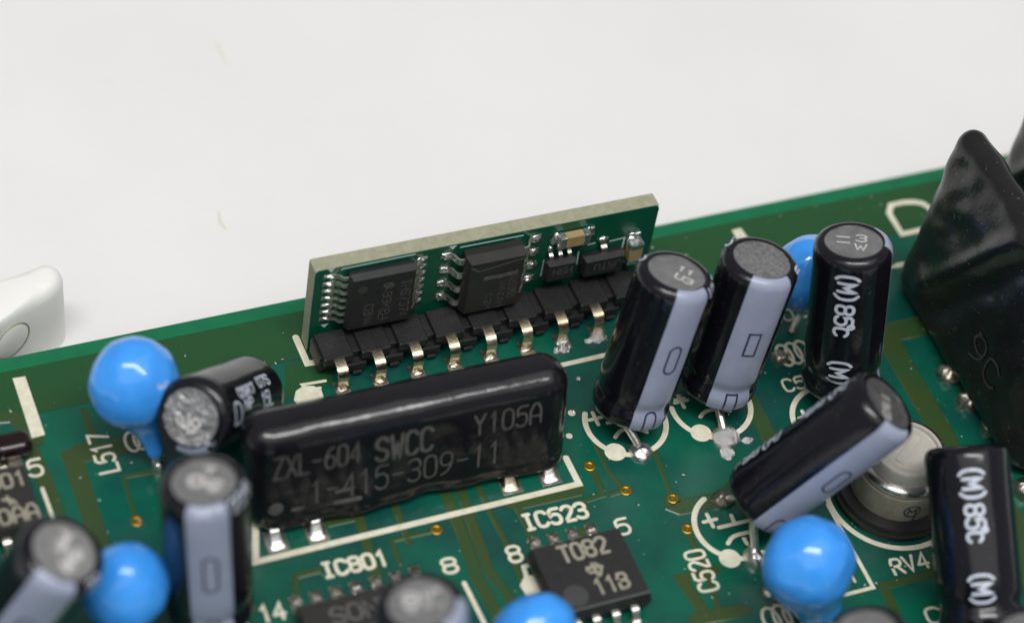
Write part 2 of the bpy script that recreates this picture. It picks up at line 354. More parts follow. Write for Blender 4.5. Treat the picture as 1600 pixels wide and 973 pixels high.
def white_bar():
    t = thing('plastic_foot', 'blunt ivory plastic foot lying on the table beyond the board at left', 'plastic foot', (-20, 14, -4))
    # outline of the tapered bar with its round nose, in plan
    top = [(-19.761, 9.294, 2)[:2], (-17.396, 10.532, 2)[:2], (-15.807, 11.225, 2)[:2], (-15.226, 11.687, 2)[:2], (-14.921, 12.282, 2)[:2], (-14.888, 12.952, 2)[:2], (-15.128, 13.468, 2)[:2], (-15.556, 13.751, 2)[:2], (-16.147, 13.734, 2)[:2], (-18.809, 13.076, 2)[:2]]
    P = [Vector((p[0], p[1], 0)) for p in top]
    P[0] = P[1] + (P[0] - P[1]) * 1.9; P[-1] = P[-2] + (P[-1] - P[-2]) * 1.9
    P = [Vector(p) for p in smooth_path([tuple(p) for p in P], 2)]
    c = sum(P, Vector()) / len(P)
    rings = [(-4.0, 1.035), (-1, 1.02), (1.1, 1.005), (1.55, 0.98), (1.85, 0.935), (1.97, 0.88), (2.0, 0.83)]
    vs = []; n = len(P)
    for z, k in rings:
        for p in P:
            d = p - c; L = d.length; q = c + d.normalized() * (L + (k - 1) * 6.0); vs.append((q.x + 20, q.y - 14, z + 4))
    fs = [(i * n + j, i * n + (j + 1) % n, (i + 1) * n + (j + 1) % n, (i + 1) * n + j) for i in range(len(rings) - 1) for j in range(n)]
    fs.append(tuple(range((len(rings) - 1) * n, len(rings) * n)))
    MB().add(vs, fs).obj('foot_body', M['plastic'], t, 50)
    # round plug on the side that faces the board
    a = Vector((P[3].x, P[3].y, 0)); b = Vector((P[0].x, P[0].y, 0)); along = (b - a).normalized(); nrm = Vector((along.y, -along.x, 0))
    if nrm.y > 0: nrm = -nrm
    ctr = PLUG
    x, y, z = frame(nrm, along)
    mm = Matrix(((x[0], y[0], z[0], ctr[0] + 20), (x[1], y[1], z[1], ctr[1] - 14), (x[2], y[2], z[2], ctr[2] + 4), (0, 0, 0, 1)))
    d = lathe([(0.001, .10), (1.15, .10), (1.32, .04), (1.36, -.3)], 40).obj('plug', M['plastic'], t, 50); d.matrix_local = mm
    g = lathe([(1.36, .03), (1.45, .055), (1.47, -.3)], 40).obj('plug_gap', M['fibre'], t, 50); g.matrix_local = mm
PLUG = (-18.93, 9.64, -0.4)
white_bar()
for i, (a, b, c, r, lab) in enumerate(((((-1.806, 20.161, -3.9)), ((-2.038, 19.01, -3.6)), ((-1.815, 18.498, -3.9)), .035, 'thin greenish fibre curl lying on the white table nearer the board'),
                                  (((2.973, 36.28, -3.9)), ((2.943, 35.107, -3.7)), ((3.044, 33.992, -3.9)), .025, 'faint thin fibre lying far back on the white table'))):
    o = tube(smooth_path([a, b, c], 3), r, 6).obj('fibre_hair', M['fibrehair']); o['label'] = lab; o['category'] = 'fibre'

# ------------------------------------------------------------------ the circuit board
PCB = thing('circuit_board', 'large green circuit board crowded with capacitors and chips', 'circuit board')
box(-48, 78, -62, 8.07, -1.6, 0, bev=0.05).obj('board_substrate', M['laminate'], PCB)
# solder mask field, then masked copper areas as very thin raised sheets
def sheet(name, pts, z, material, parent=PCB, drop=0.03):
    mb = MB(); n = len(pts); vs = [(p[0], p[1], z) for p in pts] + [(p[0], p[1], z - drop) for p in pts]
    return mb.add(vs, [tuple(range(n))] + [(i, i + n, (i + 1) % n + n, (i + 1) % n) for i in range(n)]).obj(name, material, parent, 0)
sheet('solder_mask', [(-47.5, -61.5), (77.5, -61.5), (77.5, 3.3), (-47.5, 3.3)], 0.02, M['mask'])
def chain(*p): return [q[:2] for q in p]
sheet('copper_plane', [(-47.5, 3.3), (77.5, 2.95), (77.5, 6.95), (-47.5, 6.98)], 0.043, M['plane'])
sheet('copper_plane', chain((-2.911, 2.94, 0), (0.378, 3.046, 0), (-0.443, 0.63, 0), (-2.693, 0.592, 0), (-3.689, 0.162, 0)), 0.041, M['plane'])
def trace(pts, w, z=0.04, smooth=0):
    mb = MB(); pts = [tuple(p[:2]) for p in pts]
    ribbon(mb, pts, w, lambda u, v, h: (u, v, h), z, capped=True)
    n = len(mb.v); m_ = 2 * len(pts)
    for i in range(0, m_ - 2, 2):                          # sloping skirts down to the board
        for k, sg in ((0, 1), (1, -1)):
            a = Vector(mb.v[i + k]); b = Vector(mb.v[i + 2 + k]); a2 = Vector(mb.v[i + 1 - k]); out = (a - a2); out.z = 0; out = out.normalized() * .09
            mb.add([a, b, b + out - Vector((0, 0, z - .021)), a + out - Vector((0, 0, z - .021))], [(0, 1, 2, 3)] if sg < 0 else [(3, 2, 1, 0)])
    return flat_obj(mb, 'copper_trace', M['copper'], PCB)
TR = [
 ([(14.229, -5.554, 0), (14.146, -10.616, 0), (14.548, -12.298, 0)], .16), ([(17.283, -13.795, 0), (17.477, -11.81, 0), (17.655, -9.737, 0)], .16), ([(17.245, -16.205, 0), (16.989, -19.362, 0), (16.698, -22.728, 0)], .2), ([(24.86, -14.932, 0), (25.135, -12.886, 0), (22.572, -12.97, 0), (20.619, -14.265, 0)], .3),
 ([(-16.175, 2.782, 0), (-16.085, 0.142, 0), (-17.42, -0.005, 0)], .3), ([(1.042, -15.513, 0), (1.269, -18.239, 0), (1.387, -20.649, 0)], .2), ([(27.26, -25.801, 0), (27.456, -23.626, 0), (30.174, -23.657, 0), (31.602, -23.562, 0)], .5), ([(0.458, -1.779, 0), (0.281, -5.963, 0), (0.053, -12.519, 0)], .3),
 ([(-13.658, -0.634, 0), (-14.558, -0.644, 0), (-17.788, -0.622, 0), (-17.909, -7.88, 0), (-17.926, -10.047, 0)], 1.05), ([(-19.849, 3.002, 0), (-20.062, 0.626, 0), (-19.902, -1.206, 0), (-19.746, -4.955, 0), (-19.725, -7.36, 0)], .8),
 ([(-13.335, -3.041, 0), (-15.205, -2.926, 0), (-15.371, -6.045, 0), (-15.326, -6.306, 0)], .16), ([(3.35, -5.768, 0), (3.532, -9.819, 0), (3.421, -13.18, 0), (3.175, -15.834, 0), (3.375, -18.371, 0), (3.587, -20.821, 0)], .62),
 ([(4.526, -6.094, 0), (4.522, -9.687, 0), (4.042, -15.542, 0), (4.583, -17.948, 0), (4.573, -20.635, 0)], .55), ([(5.902, -6.476, 0), (5.687, -10.015, 0), (5.816, -14.563, 0), (5.767, -19.307, 0)], .22),
 ([(7.233, -11.477, 0), (11.784, -11.521, 0)], .8), ([(13.13, -9.964, 0), (13.178, -11.027, 0), (13.088, -12.303, 0), (11.677, -12.423, 0), (11.629, -13.283, 0)], .3), ([(7.502, -11.451, 0), (7.551, -13.299, 0), (7.53, -14.652, 0)], .35),
 ([(-4.337, -9.622, 0), (-2.272, -9.654, 0), (-2.572, -12.66, 0), (-2.7, -14.434, 0)], .55), ([(1.974, -11.966, 0), (-0.872, -11.956, 0), (-1.039, -13.935, 0)], .18), ([(-5.82, -12.806, 0), (-7.412, -12.834, 0), (-7.99, -14.832, 0)], .3),
 ([(17.283, -13.795, 0), (17.12, -14.268, 0), (17.436, -14.564, 0), (19.989, -14.662, 0)], 1.0), ([(15.682, -22.091, 0), (15.337, -19.534, 0), (17.788, -19.542, 0)], .6), ([(14.896, -22.592, 0), (18.28, -22.798, 0)], .8),
 ([(36.574, -5.02, 0), (41.487, -5.101, 0)], 1.5), ([(36.78, -4.609, 0), (36.905, -5.921, 0), (36.829, -12.529, 0), (36.649, -16.633, 0)], 1.5), ([(25.417, -4.716, 0), (25.43, -7.963, 0), (25.436, -11.356, 0), (25.394, -14.289, 0)], 1.0),
 ([(14.608, -12.367, 0), (13.483, -12.414, 0)], .22), ([(9.84, -15.211, 0), (10.869, -14.495, 0)], .3), ([(38.269, -20.816, 0), (37.082, -24.627, 0), (36.37, -28.451, 0)], 1.2), ([(41.483, -13.027, 0), (41.272, -16.29, 0), (40.832, -17.8, 0)], 1.0),
 ([(-19.464, 1.078, 0), (-20.488, 3.335, 0), (-22.026, 3.601, 0)], .7),
]
for k, (p, w) in enumerate(TR): trace(p, w, 0.044 + 0.0007 * k)
# plated via holes
for p in ((13.13, -9.964, 0), (14.627, -12.372, 0), (17.291, -13.777, 0), (17.23, -16.2, 0), (2.029, -11.931, 0), (-15.339, -6.352, 0)):
    v = lathe([(.50, .046), (.49, .06), (.36, .08), (.26, .07), (.20, .02)], 24).obj('via', M['gold'], PCB, 60); v.location = (p[0], p[1], 0); v.scale = (.8, .8, 1)
    h = lathe([(.001, .07), (.1, .066), (.21, .048)], 18).obj('via_bore', M['hole'], v, 0)

# silkscreen ink
LF = Lift(0.066, 0.003)
def ink(strokes, w, name='silkscreen_line', closed=False, rnd=0):
    mb = MB()
    for s in strokes:
        s = [tuple(p[:2]) for p in s]
        if rnd: s = [p[:2] for p in smooth_path([(x, y, 0) for x, y in s], rnd)]
        ribbon(mb, dens(s, .5), w, on_board, LF(), True, closed)
    return flat_obj(mb, name, M['silk'], PCB)
def inkpoly(pts, name='silkscreen_mark'):
    z = LF(); mb = MB(); return flat_obj(mb.add([(p[0], p[1], z) for p in pts], [tuple(range(len(pts)))]), name, M['silk'], PCB)
def inktext(s, p0, p1, h, stroke=.19):
    a = Vector(p0[:2]); b = Vector(p1[:2]); d = b - a; mb = MB()
    text(mb, s, a, d, (-d.y, d.x), d.length, h, stroke, on_board, LF)
    o = flat_obj(mb, 'silkscreen_lettering', M['silk'], PCB); return o
def inkdisc(p, r, flat=None):
    inkpoly([(p[0] + r * math.cos(t), p[1] + r * math.sin(t)) for t in [2 * math.pi * i / 24 for i in range(24)]])
ink([[(-8.259, -7.659, 0), (-9.369, -11.221, 0), (11.929, -11.115, 0), (11.893, -8.986, 0)]], .42)
ink([[(-1.33, -1.984, 0), (15.027, -1.824, 0), (18.533, -1.785, 0)]], .36)
inkpoly([(-19.751, 6.308, 0), (-18.944, 6.277, 0), (-18.944, 1.451, 0), (-19.782, 1.398, 0)])
inkpoly([(30.556, 6.255, 0), (31.276, 6.316, 0), (31.382, 5.366, 0), (30.577, 5.33, 0)])
inkpoly([(40.5, 0.492, 0), (41.206, 0.49, 0), (41.103, 0.091, 0), (40.398, 0.092, 0)])
ink([[(-1.533, 4.895, 0), (-1.506, 2.615, 0), (-0.66, 2.552, 0)]], .45)
ink([[(-0.85, 0.959, 0), (-2.371, 1.046, 0), (-2.188, 0.562, 0), (-1.351, 0.497, 0)]], .22)
inkpoly([(-3.275, -0.005, 0), (-2.929, 0.656, 0), (-2.326, 0.925, 0), (-1.695, 0.753, 0), (-1.322, 0.326, 0), (-1.37, -0.202, 0), (-1.78, -1.165, 0), (-3.072, -0.811, 0)])
ink([[(-20.161, -2.496, 0), (-20.112, -4.703, 0), (-20.088, -5.793, 0)]], .25); ink([[(-23.604, -5.086, 0), (-22.148, -5.158, 0)]], .25)
inktext('L517', (-15.314, -2.386, 0), (-15.294, 0.651, 0), 1.2)
inktext('5', (-20.605, -1.465, 0), (-19.816, -1.483, 0), 1.25, .2)
inktext('IC523', (7.405, -13.56, 0), (11.517, -13.661, 0), 1.12, .25)
inktext('IC801', (-5.718, -13.468, 0), (-1.704, -13.597, 0), 1.02, .25)
inktext('8', (5.586, -15.59, 0), (6.342, -15.609, 0), 1.15, .22)
inktext('5', (12.878, -15.522, 0), (13.657, -15.541, 0), 1.15, .2)
inktext('14', (-10.315, -15.483, 0), (-8.859, -15.529, 0), 1.1, .23)
inktext('8', (1.398, -15.224, 0), (2.218, -15.264, 0), 1.05, .22)
inktext('C520', (17.328, -20.949, 0), (17.488, -17.949, 0), 1.25, .2)
inktext('RV4', (28.586, -23.099, 0), (31.012, -23.19, 0), 1.1, .2)
inktext('C', (29.013, -27.048, 0), (29.927, -27.118, 0), 1.1, .2)
inktext('C502', (28.151, -7.873, 0), (31.367, -7.908, 0), 1.0, .17)
inktext('L502', (28.722, -2.283, 0), (32.399, -2.272, 0), .95, .16)
inktext('D', (42.263, 2.864, 0), (45.304, 2.89, 0), 2.7, .42)
inktext('1', (25.488, -22.858, 0), (26.066, -22.875, 0), 1.0, .18)
ink([[(2.259, -16.157, 0), (2.401, -19.286, 0)]], .3)
ink([[(26.766, -16.99, 0), (26.757, -23.574, 0), (24.688, -23.573, 0)]], .26)
ink([[(-11.292, -14.821, 0), (-11.275, -15.767, 0)]], .3)
ink([[(39.731, 0.267, 0), (40.596, 0.284, 0)]], .2)
def loops(c, r):                                          # the coil symbol: three overlapping loops
    for k in (-1, 0, 1):
        ink([[(c[0] + k * r * .75 + r * .55 * math.cos(t), c[1] + r * math.sin(t)) for t in [2 * math.pi * i / 24 for i in range(25)]]], .2)
loops((-13.413, -0.494, 0), .75); loops((30.038, -4.996, 0), .9); loops((20.201, -24.04, 0), .95)
inkpoly([(5.594, -18.046, 0), (5.474, -17.28, 0), (5.926, -16.773, 0), (6.435, -16.772, 0), (6.786, -17.168, 0), (6.55, -18.079, 0)]); ink([[(6.113, -16.729, 0), (6.205, -16.065, 0), (6.903, -16.018, 0)]], .3)
inkdisc((13.624, -5.715, 0), .25); inkdisc((12.752, -7.416, 0), .22)
def polar_mark(c, r, a0, a1, dot, plus, bar, arc):
    ink([[(c[0] + r * math.cos(math.radians(t)), c[1] + r * math.sin(math.radians(t))) for t in range(a0, a1 + 1, 6)]], .36, 'silkscreen_ring')
    inkdisc(dot, .7)
    ink([[(plus[0] - .45, plus[1]), (plus[0] + .45, plus[1])], [(plus[0], plus[1] - .5), (plus[0], plus[1] + .5)]], .26, 'silkscreen_plus')
    for s in (bar, arc):
        if s: ink([s], .28, 'silkscreen_symbol', rnd=2 if len(s) > 2 else 0)
polar_mark((16.74, -7.331, 0), 2.65, 150, 405, (15.142, -9.412, 0), (14.939, -6.564, 0), [(15.565, -7.116, 0), (16.335, -7.111, 0)], [(15.604, -8.312, 0), (16.089, -7.908, 0), (17.001, -7.89, 0), (17.747, -8.474, 0)])
polar_mark((22.731, -7.556, 0), 2.65, 170, 400, (21.181, -9.476, 0), (20.968, -6.742, 0), [(20.641, -6.543, 0), (21.241, -6.541, 0)], [(21.68, -8.254, 0), (22.163, -7.894, 0), (23.116, -7.936, 0), (23.77, -8.335, 0)])
polar_mark((20.293, -16.763, 0), 2.6, 115, 290, (18.891, -19.056, 0), (18.871, -16.052, 0), [(19.199, -16.709, 0), (21.653, -16.737, 0)], [(19.241, -17.995, 0), (19.763, -17.533, 0), (20.916, -17.555, 0)])
ink([[(20.345, -16.058, 0), (20.295, -16.661, 0)]], .26, 'silkscreen_symbol'); ink([[(20.391, -17.916, 0), (20.423, -18.332, 0)]], .26, 'silkscreen_symbol')
polar_mark((30.13, -10.742, 0), 2.65, 100, 330, (28.458, -12.734, 0), (28.452, -10.115, 0), None, None)
TC = (31.2, -17.3)
ink([[(TC[0] + 4.3 * math.cos(math.radians(t)), TC[1] + 4.3 * math.sin(math.radians(t))) for t in range(0, 361, 5)]], .36, 'silkscreen_ring')

# solder pads and joints on the board
def pad(p, sx, sy, z=.09):
    o = box(-sx, sx, -sy, sy, 0.0, z, bev=.02).obj('solder_pad', M['dullsolder'], PCB); o.location = (p[0], p[1], 0.03); return o
def joint(p, rx, ry, h, seed, m='solder', rough=.2, name='solder_joint'):
    o = blob((0, 0, 0), rx, ry, h, seed, rough=rough).obj(name, M[m], PCB, 70); o.location = (p[0], p[1], 0.03); return o
joint((16.707, -9.847, 0), .78, .8, .5, 3); joint((22.58, -10.241, 0), .95, .90, .7, 4, 'crinkle', .14); joint((22.182, -11.422, 0), .5, .55, .25, 5, 'crinkle', .2)
joint((23.923, -10.829, 0), .42, .28, .12, 6, 'crinkle', .25); joint((20.267, -14.844, 0), .85, .62, .75, 7, 'dullsolder', .3); joint((20.283, -19.506, 0), .62, .85, .9, 8)
joint((20.198, -22.075, 0), .5, .55, .35, 9, 'dullsolder'); joint((-12.989, -2.831, 0), .42, .6, .7, 10)
joint((15.016, -0.613, 0), .55, .35, .35, 21, 'crinkle', .5); joint((17.505, -0.374, 0), .75, .35, .25, 22, 'crinkle', .5); joint((13.805, -5.601, 0), .15, .15, .1, 23)
joint((15.161, -3.17, 0), .16, .16, .1, 24, 'crinkle'); joint((28.937, -5.099, 0), .6, .6, .5, 25, 'dullsolder')
# pale dust lying on the board
mbd = MB()
for _ in range(520):
    x = random.uniform(-24, 56); y = random.uniform(-30, 7); a = random.uniform(0, 6.28); s = random.choice((.02, .025, .03, .04, .055)); l = s * random.uniform(1, 2.6)
    c_, s_ = math.cos(a), math.sin(a); z = .10
    mbd.add([(x - l * c_, y - l * s_, z), (x + s * s_, y - s * c_, z + .02), (x + l * c_, y + l * s_, z), (x - s * s_, y + s * c_, z + .03)], [(0, 1, 2, 3)])
o = flat_obj(mbd, 'dust', M['dust'], PCB); o['kind'] = 'stuff'

# ------------------------------------------------------------------ the upright adapter board and what is soldered on it
DA, DB_, DN, DO = ((0.999962, 0.000000, -0.008727), (0.008723, 0.028825, 0.999546), (0.000252, -0.999584, 0.028824), (0, 3.559, 0))
AD = thing('adapter_board', 'small upright green board with bare tan edges standing in the black socket strip', 'adapter board', DO, axes=(DA, DB_, DN))
def local(parent, o, loc=(0, 0, 0)): o.location = loc; return o
E0, E1_, BT = -1.22, 22.55, 7.55
box(E0, E1_, -.5, BT, -1.2, -.04, bev=.06).obj('board_core', M['fibre'], AD)
def face_sheet():
    mb = MB(); r = .35; pts = []
    for cx, cy, a0 in ((E1_ - r, BT - r, 0), (E0 + r, BT - r, 90), (E0 + r * .2, -.5 + r * .2, 180), (E1_ - r * .2, -.5 + r * .2, 270)):
        rr = r if a0 < 180 else r * .2
        pts += [(cx + rr * math.cos(math.radians(a0 + k * 18)), cy + rr * math.sin(math.radians(a0 + k * 18)), 0) for k in range(6)]
    n = len(pts); vs = pts + [(x, y, -.06) for x, y, z in pts]
    mb.add(vs, [tuple(range(n))] + [(i, i + n, (i + 1) % n + n, (i + 1) % n) for i in range(n)]).obj('solder_mask', M['adapter'], AD, 0)
face_sheet()
def on_adapter(u, v, h): return (u, v, h)
def aink(strokes, w=.13):
    mb = MB(); lf = Lift(.012, .003)
    for s in strokes: ribbon(mb, [tuple(p[:2]) for p in s], w, on_adapter, lf())
    flat_obj(mb, 'silkscreen_line', M['paleink'], AD)
aink([[(0.538, 7.334), (0.617, 7.401), (5.414, 7.441)]]); aink([[(8.573, 7.257), (12.869, 7.23)]])
aink([[(14.757, 2.949), (14.767, 4.417)]]); aink([[(17.212, 4.56), (17.262, 3.382)]]); aink([[(17.818, 5.069), (18.272, 5.102)]]); aink([[(19.397, 4.99), (20.451, 5.05), (20.436, 4.076)]]); aink([[(20.737, 3.69), (20.812, 3.793)]], .25)
for p in ((-0.154, 7.491), (8.03, 7.399), (-0.203, 2.324)):
    mb = MB(); x, y = p; flat_obj(mb.add([(x - .28, y + .12, .014), (x + .28, y + .14, .014), (x, y - .22, .014)], [(2, 1, 0)]), 'silkscreen_arrow', M['paleink'], AD)

def gull_pins(t, xs0, xs1, ys, w, h, foot, m, side):      # leads leave the body at x = xs0 and land at x = xs1
    for y in ys:
        s = 1 if xs1 > xs0 else -1; sp = abs(xs1 - xs0)
        path = smooth_path([(xs0 - s * .1, y, h), (xs0 + s * sp * .32, y, h), (xs0 + s * sp * .5, y, .13), (xs1, y, .09)], 2)
        strap(path, w, .14, (0, 1, 0)).obj('pin', m, t, 40)
def chip_body(t, x0, x1, y0, y1, z0, z1, m, ins=.12, edge=True):
    box(x0, x1, y0, y1, z0, z1, bev=.03, top_inset=ins, bot_inset=ins).obj('body', m, t, 20)

# 14-pin chip on the left of the adapter
t14 = thing('surface_mount_chip', 'square black many-pin chip at the left end of the adapter board', 'chip', axes=(DA, DB_, DN), loc=DO)
X0, X1, Y0, Y1, ZT = .86, 5.36, 2.42, 7.30, 1.02
chip_body(t14, X0, X1, Y0, Y1, .1, ZT, M['chip'], .13)
ys = [7.04 - .65 * i - .12 for i in range(7)]
gull_pins(t14, X0, -.15, ys, .27, .5, .4, M['pin'], -1); gull_pins(t14, X1, X1 + .75, ys, .27, .5, .4, M['pin'], 1)
for y in ys:
    for xa, xb in ((-.66, .2), (5.72, 6.36)):
        o = box(xa, xb, y - .15, y + .15, .003, .05, bev=.02).obj('solder_pad', M['solder'], AD, 30)
        o2 = blob((0, 0, 0), .36, .13, .16, y, rough=.3).obj('solder_joint', M['solder'], AD, 70); o2.location = ((xa + xb) / 2 + (.12 if xa < 0 else -.1), y, .04)
mb = MB(); lf = Lift(ZT + .006, .003)
def down(u, v, h): return (u, v, h)
text(mb, 'THS7374', (4.35, 6.35), (0, -1), (1, 0), 3.35, .60, .075, down, lf); text(mb, '83K', (3.12, 5.55), (0, -1), (1, 0), 1.5, .58, .075, down, lf); text(mb, '84', (3.1, 3.95), (0, -1), (1, 0), 1.0, .58, .075, down, lf)
ribbon(mb, [(3.0, 4.0), (3.0, 3.05)], .06, down, lf()); text(mb, 'C8N4', (1.95, 4.65), (0, -1), (1, 0), 1.75, .60, .075, down, lf)
for s in ([(3.1, 6.25), (3.3, 6.4), (3.6, 6.35), (3.75, 6.1), (3.55, 5.95), (3.35, 6.05), (3.3, 5.8)], [(3.15, 6.1), (3.45, 6.2)], [(3.5, 6.25), (3.5, 5.9)]): ribbon(mb, s, .13, down, lf())
flat_obj(mb, 'lettering', M['laser'], t14)
lathe([(.001, .004), (.26, .006), (.3, .012), (.33, .001)], 24).obj('pin_one_dimple', M['pit'], t14).location = (1.72, 6.15, ZT)
mb = MB(); ribbon(mb, [(X0 + .17, Y1 - .16), (X1 - .17, Y1 - .16)], .05, down, ZT + .004); flat_obj(mb, 'pale_edge', M['chipedge'], t14)  # thin pale line along the upper edge of the face

# 8-pin chip in the middle of the adapter
t8 = thing('surface_mount_chip', 'tall black eight-pin chip in the middle of the adapter board', 'chip', axes=(DA, DB_, DN), loc=DO)
X0, X1, Y0, Y1, ZT = 8.58, 12.62, 2.35, 7.28, 1.58
chip_body(t8, X0, X1, Y0, Y1, .15, ZT, M['chipbrown'], .16)
ys = [6.75 - 1.27 * i for i in range(4)]
gull_pins(t8, X0, 7.5, ys, .46, .85, .5, M['pin'], -1); gull_pins(t8, X1, 14.0, ys, .46, .85, .5, M['pin'], 1)
for i, y in enumerate(ys):
    for k, xc in ((0, 7.66), (1, 13.8)):
        o = box(xc - .42, xc + .42, y - .28, y + .28, .003, .04, bev=.015).obj('solder_pad', M['dullsolder'], AD, 30)
        o2 = blob((0, 0, 0), .42, .27, .22, y + k, rough=.4).obj('solder_joint', M['solder'], AD, 70); o2.location = (xc, y, .03)
mb = MB(); lf = Lift(ZT + .006, .003)
text(mb, 'LM1881', (11.75, 5.35), (0, -1), (1, 0), 2.1, .42, .06, down, lf); text(mb, 'UWNCAH', (10.95, 5.1), (0, -1), (1, 0), 2.4, .42, .06, down, lf); text(mb, 'C2M', (10.1, 4.05), (0, -1), (1, 0), 1.35, .42, .06, down, lf)
ribbon(mb, [(9.75, 5.62), (10.4, 5.66), (11.0, 5.62), (12.1, 5.72)], .4, down, lf(), False)
ribbon(mb, [(11.62, 5.3), (11.62, 3.3)], .05, down, lf())
flat_obj(mb, 'lettering', M['laser'], t8)
mb = MB(); ribbon(mb, [(X0 + .2, Y1 - .45), (X0 + .75, Y1 - .9), (X1 - .2, Y1 - .42)], .055, down, ZT + .004); flat_obj(mb, 'pale_edge', M['chipedge'], t8)  # thin pale line near the upper edge, dipping at the left

# two tiny packages and two chip capacitors on the right of the adapter
def small_pack(lab, xa, xb, ya, yb, h, pins_top, pins_bot, w, txt, pl):
    t = thing('small_transistor', lab, 'transistor', axes=(DA, DB_, DN), loc=DO)
    chip_body(t, xa, xb, ya, yb, .08, h, M['chip'], .1)
    for x in pins_top:
        strap(smooth_path([(x, yb - .1, h * .45), (x, yb + pl * .35, h * .45), (x, yb + pl * .6, .12), (x, yb + pl, .07)], 2), w, .12, (1, 0, 0)).obj('pin', M['pin'], t, 40)
        o2 = blob((0, 0, 0), w * .8, .26, .16, x, rough=.4).obj('solder_joint', M['solder'], AD, 70); o2.location = (x, yb + pl, .02)
    for x in pins_bot:
        strap(smooth_path([(x, ya + .1, h * .45), (x, ya - pl * .35, h * .45), (x, ya - pl * .6, .12), (x, ya - pl, .07)], 2), w, .12, (1, 0, 0)).obj('pin', M['pin'], t, 40)
    mb = MB(); lf = Lift(h + .006, .003); text(mb, txt, (xb - .35, yb - .42), (-1, 0), (0, -1), (xb - xa) * .62, (yb - ya) * .36, .07, down, lf); flat_obj(mb, 'lettering', M['laser'], t)
small_pack('tiny three-lead black package left of the other and below the flat tan capacitor', 14.65, 16.75, 3.15, 4.8, .95, (15.05, 15.7, 16.35), (15.05, 15.7, 16.35), .27, 'HSH', .6)
small_pack('wide black package with a single upper lead near the adapter board right end', 17.3, 20.25, 2.95, 4.55, 1.0, (18.85,), (17.8, 19.8), .42, 'JSTU', .75)
def chip_cap(lab, c, L, W, H, vertical):
    t = thing('ceramic_chip_capacitor', lab, 'chip capacitor', axes=(DA, DB_, DN), loc=DO)
    ax = (lambda a0, a1, b0, b1, z0, z1, bv: box(c[0] + b0, c[0] + b1, c[1] + a0, c[1] + a1, z0, z1, bev=bv)) if vertical else (lambda a0, a1, b0, b1, z0, z1, bv: box(c[0] + a0, c[0] + a1, c[1] + b0, c[1] + b1, z0, z1, bev=bv))
    ax(-L * .3, L * .3, -W / 2, W / 2, .06, H, .04).obj('ceramic_body', M['tan'], t, 30)
    for s in (-1, 1):
        a, b = sorted((s * L * .26, s * L / 2)); ax(a, b, -W / 2 - .03, W / 2 + .03, .04, H + .03, .06).obj('end_cap', M['solder'], t, 30)
        o2 = blob((0, 0, 0), *((W * .55, .35) if vertical else (.35, W * .55)), .3, s + 3, rough=.4).obj('solder_joint', M['solder'], AD, 70)
        o2.location = (c[0], c[1] + s * L * .56, .02) if vertical else (c[0] + s * L * .56, c[1], .02)
chip_cap('flat tan chip capacitor with silver ends above the tiny black package', (16.45, 6.35), 2.2, .95, .65, False)
chip_cap('tan chip capacitor on end at the adapter board right edge', (21.1, 4.05), 1.9, .95, .8, True)

# ------------------------------------------------------------------ socket strip with sprung leads
SK = thing('socket_strip', 'black toothed socket strip with sprung brass leads under the adapter board', 'socket', (0, 0, 0))
for i in range(9):
    x = 2.54 * i - .02
    if i == 8: x0, x1 = x - .95, x + .9
    else: x0, x1 = x - .98, x + .98
    box(x0, x1, 1.08, 3.35, 1.30, 2.02, bev=.05).obj('housing_block', M['socket'], SK, 25)
box(-1.15, 21.3, 1.55, 3.4, .35, 1.72, bev=.05).obj('housing_rail', M['socket'], SK, 25)
for i in range(8):
    x = 2.54 * i + 1.27
    box(x - .62, x + .62, .98, 1.6, .42, 1.12, bev=.05).obj('housing_foot', M['socket'], SK, 25)
    box(x - .3, x + .34, .80, 1.0, .22, .5, bev=.04).obj('housing_peg', M['socket'], SK, 25)
lead_me = None
for i in range(8):
    x = 2.54 * i + .02
    if lead_me is None:
        lo = strap(smooth_path([(0, 1.5, 1.62), (0, .75, 1.66), (0, .28, 1.50), (0, .06, 1.02), (0, .10, .45), (0, .14, .06)], 2), .70, .15, (1, 0, 0)).obj('lead', M['goldpin'], SK, 40); lead_me = lo.data
    else:
        lo = bpy.data.objects.new('lead', lead_me); COL.objects.link(lo); lo.parent = SK
    lo.location = (x, 0, 0)
    o = box(-.5, .5, -.65, .75, 0, .045, bev=.02).obj('solder_pad', M['dullsolder'], PCB, 30); o.location = (x, 0, .035)
    o2 = blob((0, 0, 0), .42, .25, .2, i, rough=.4).obj('solder_joint', M['dullsolder'] if i < 6 else M['crinkle'], PCB, 70); o2.location = (x, -.02, .05)

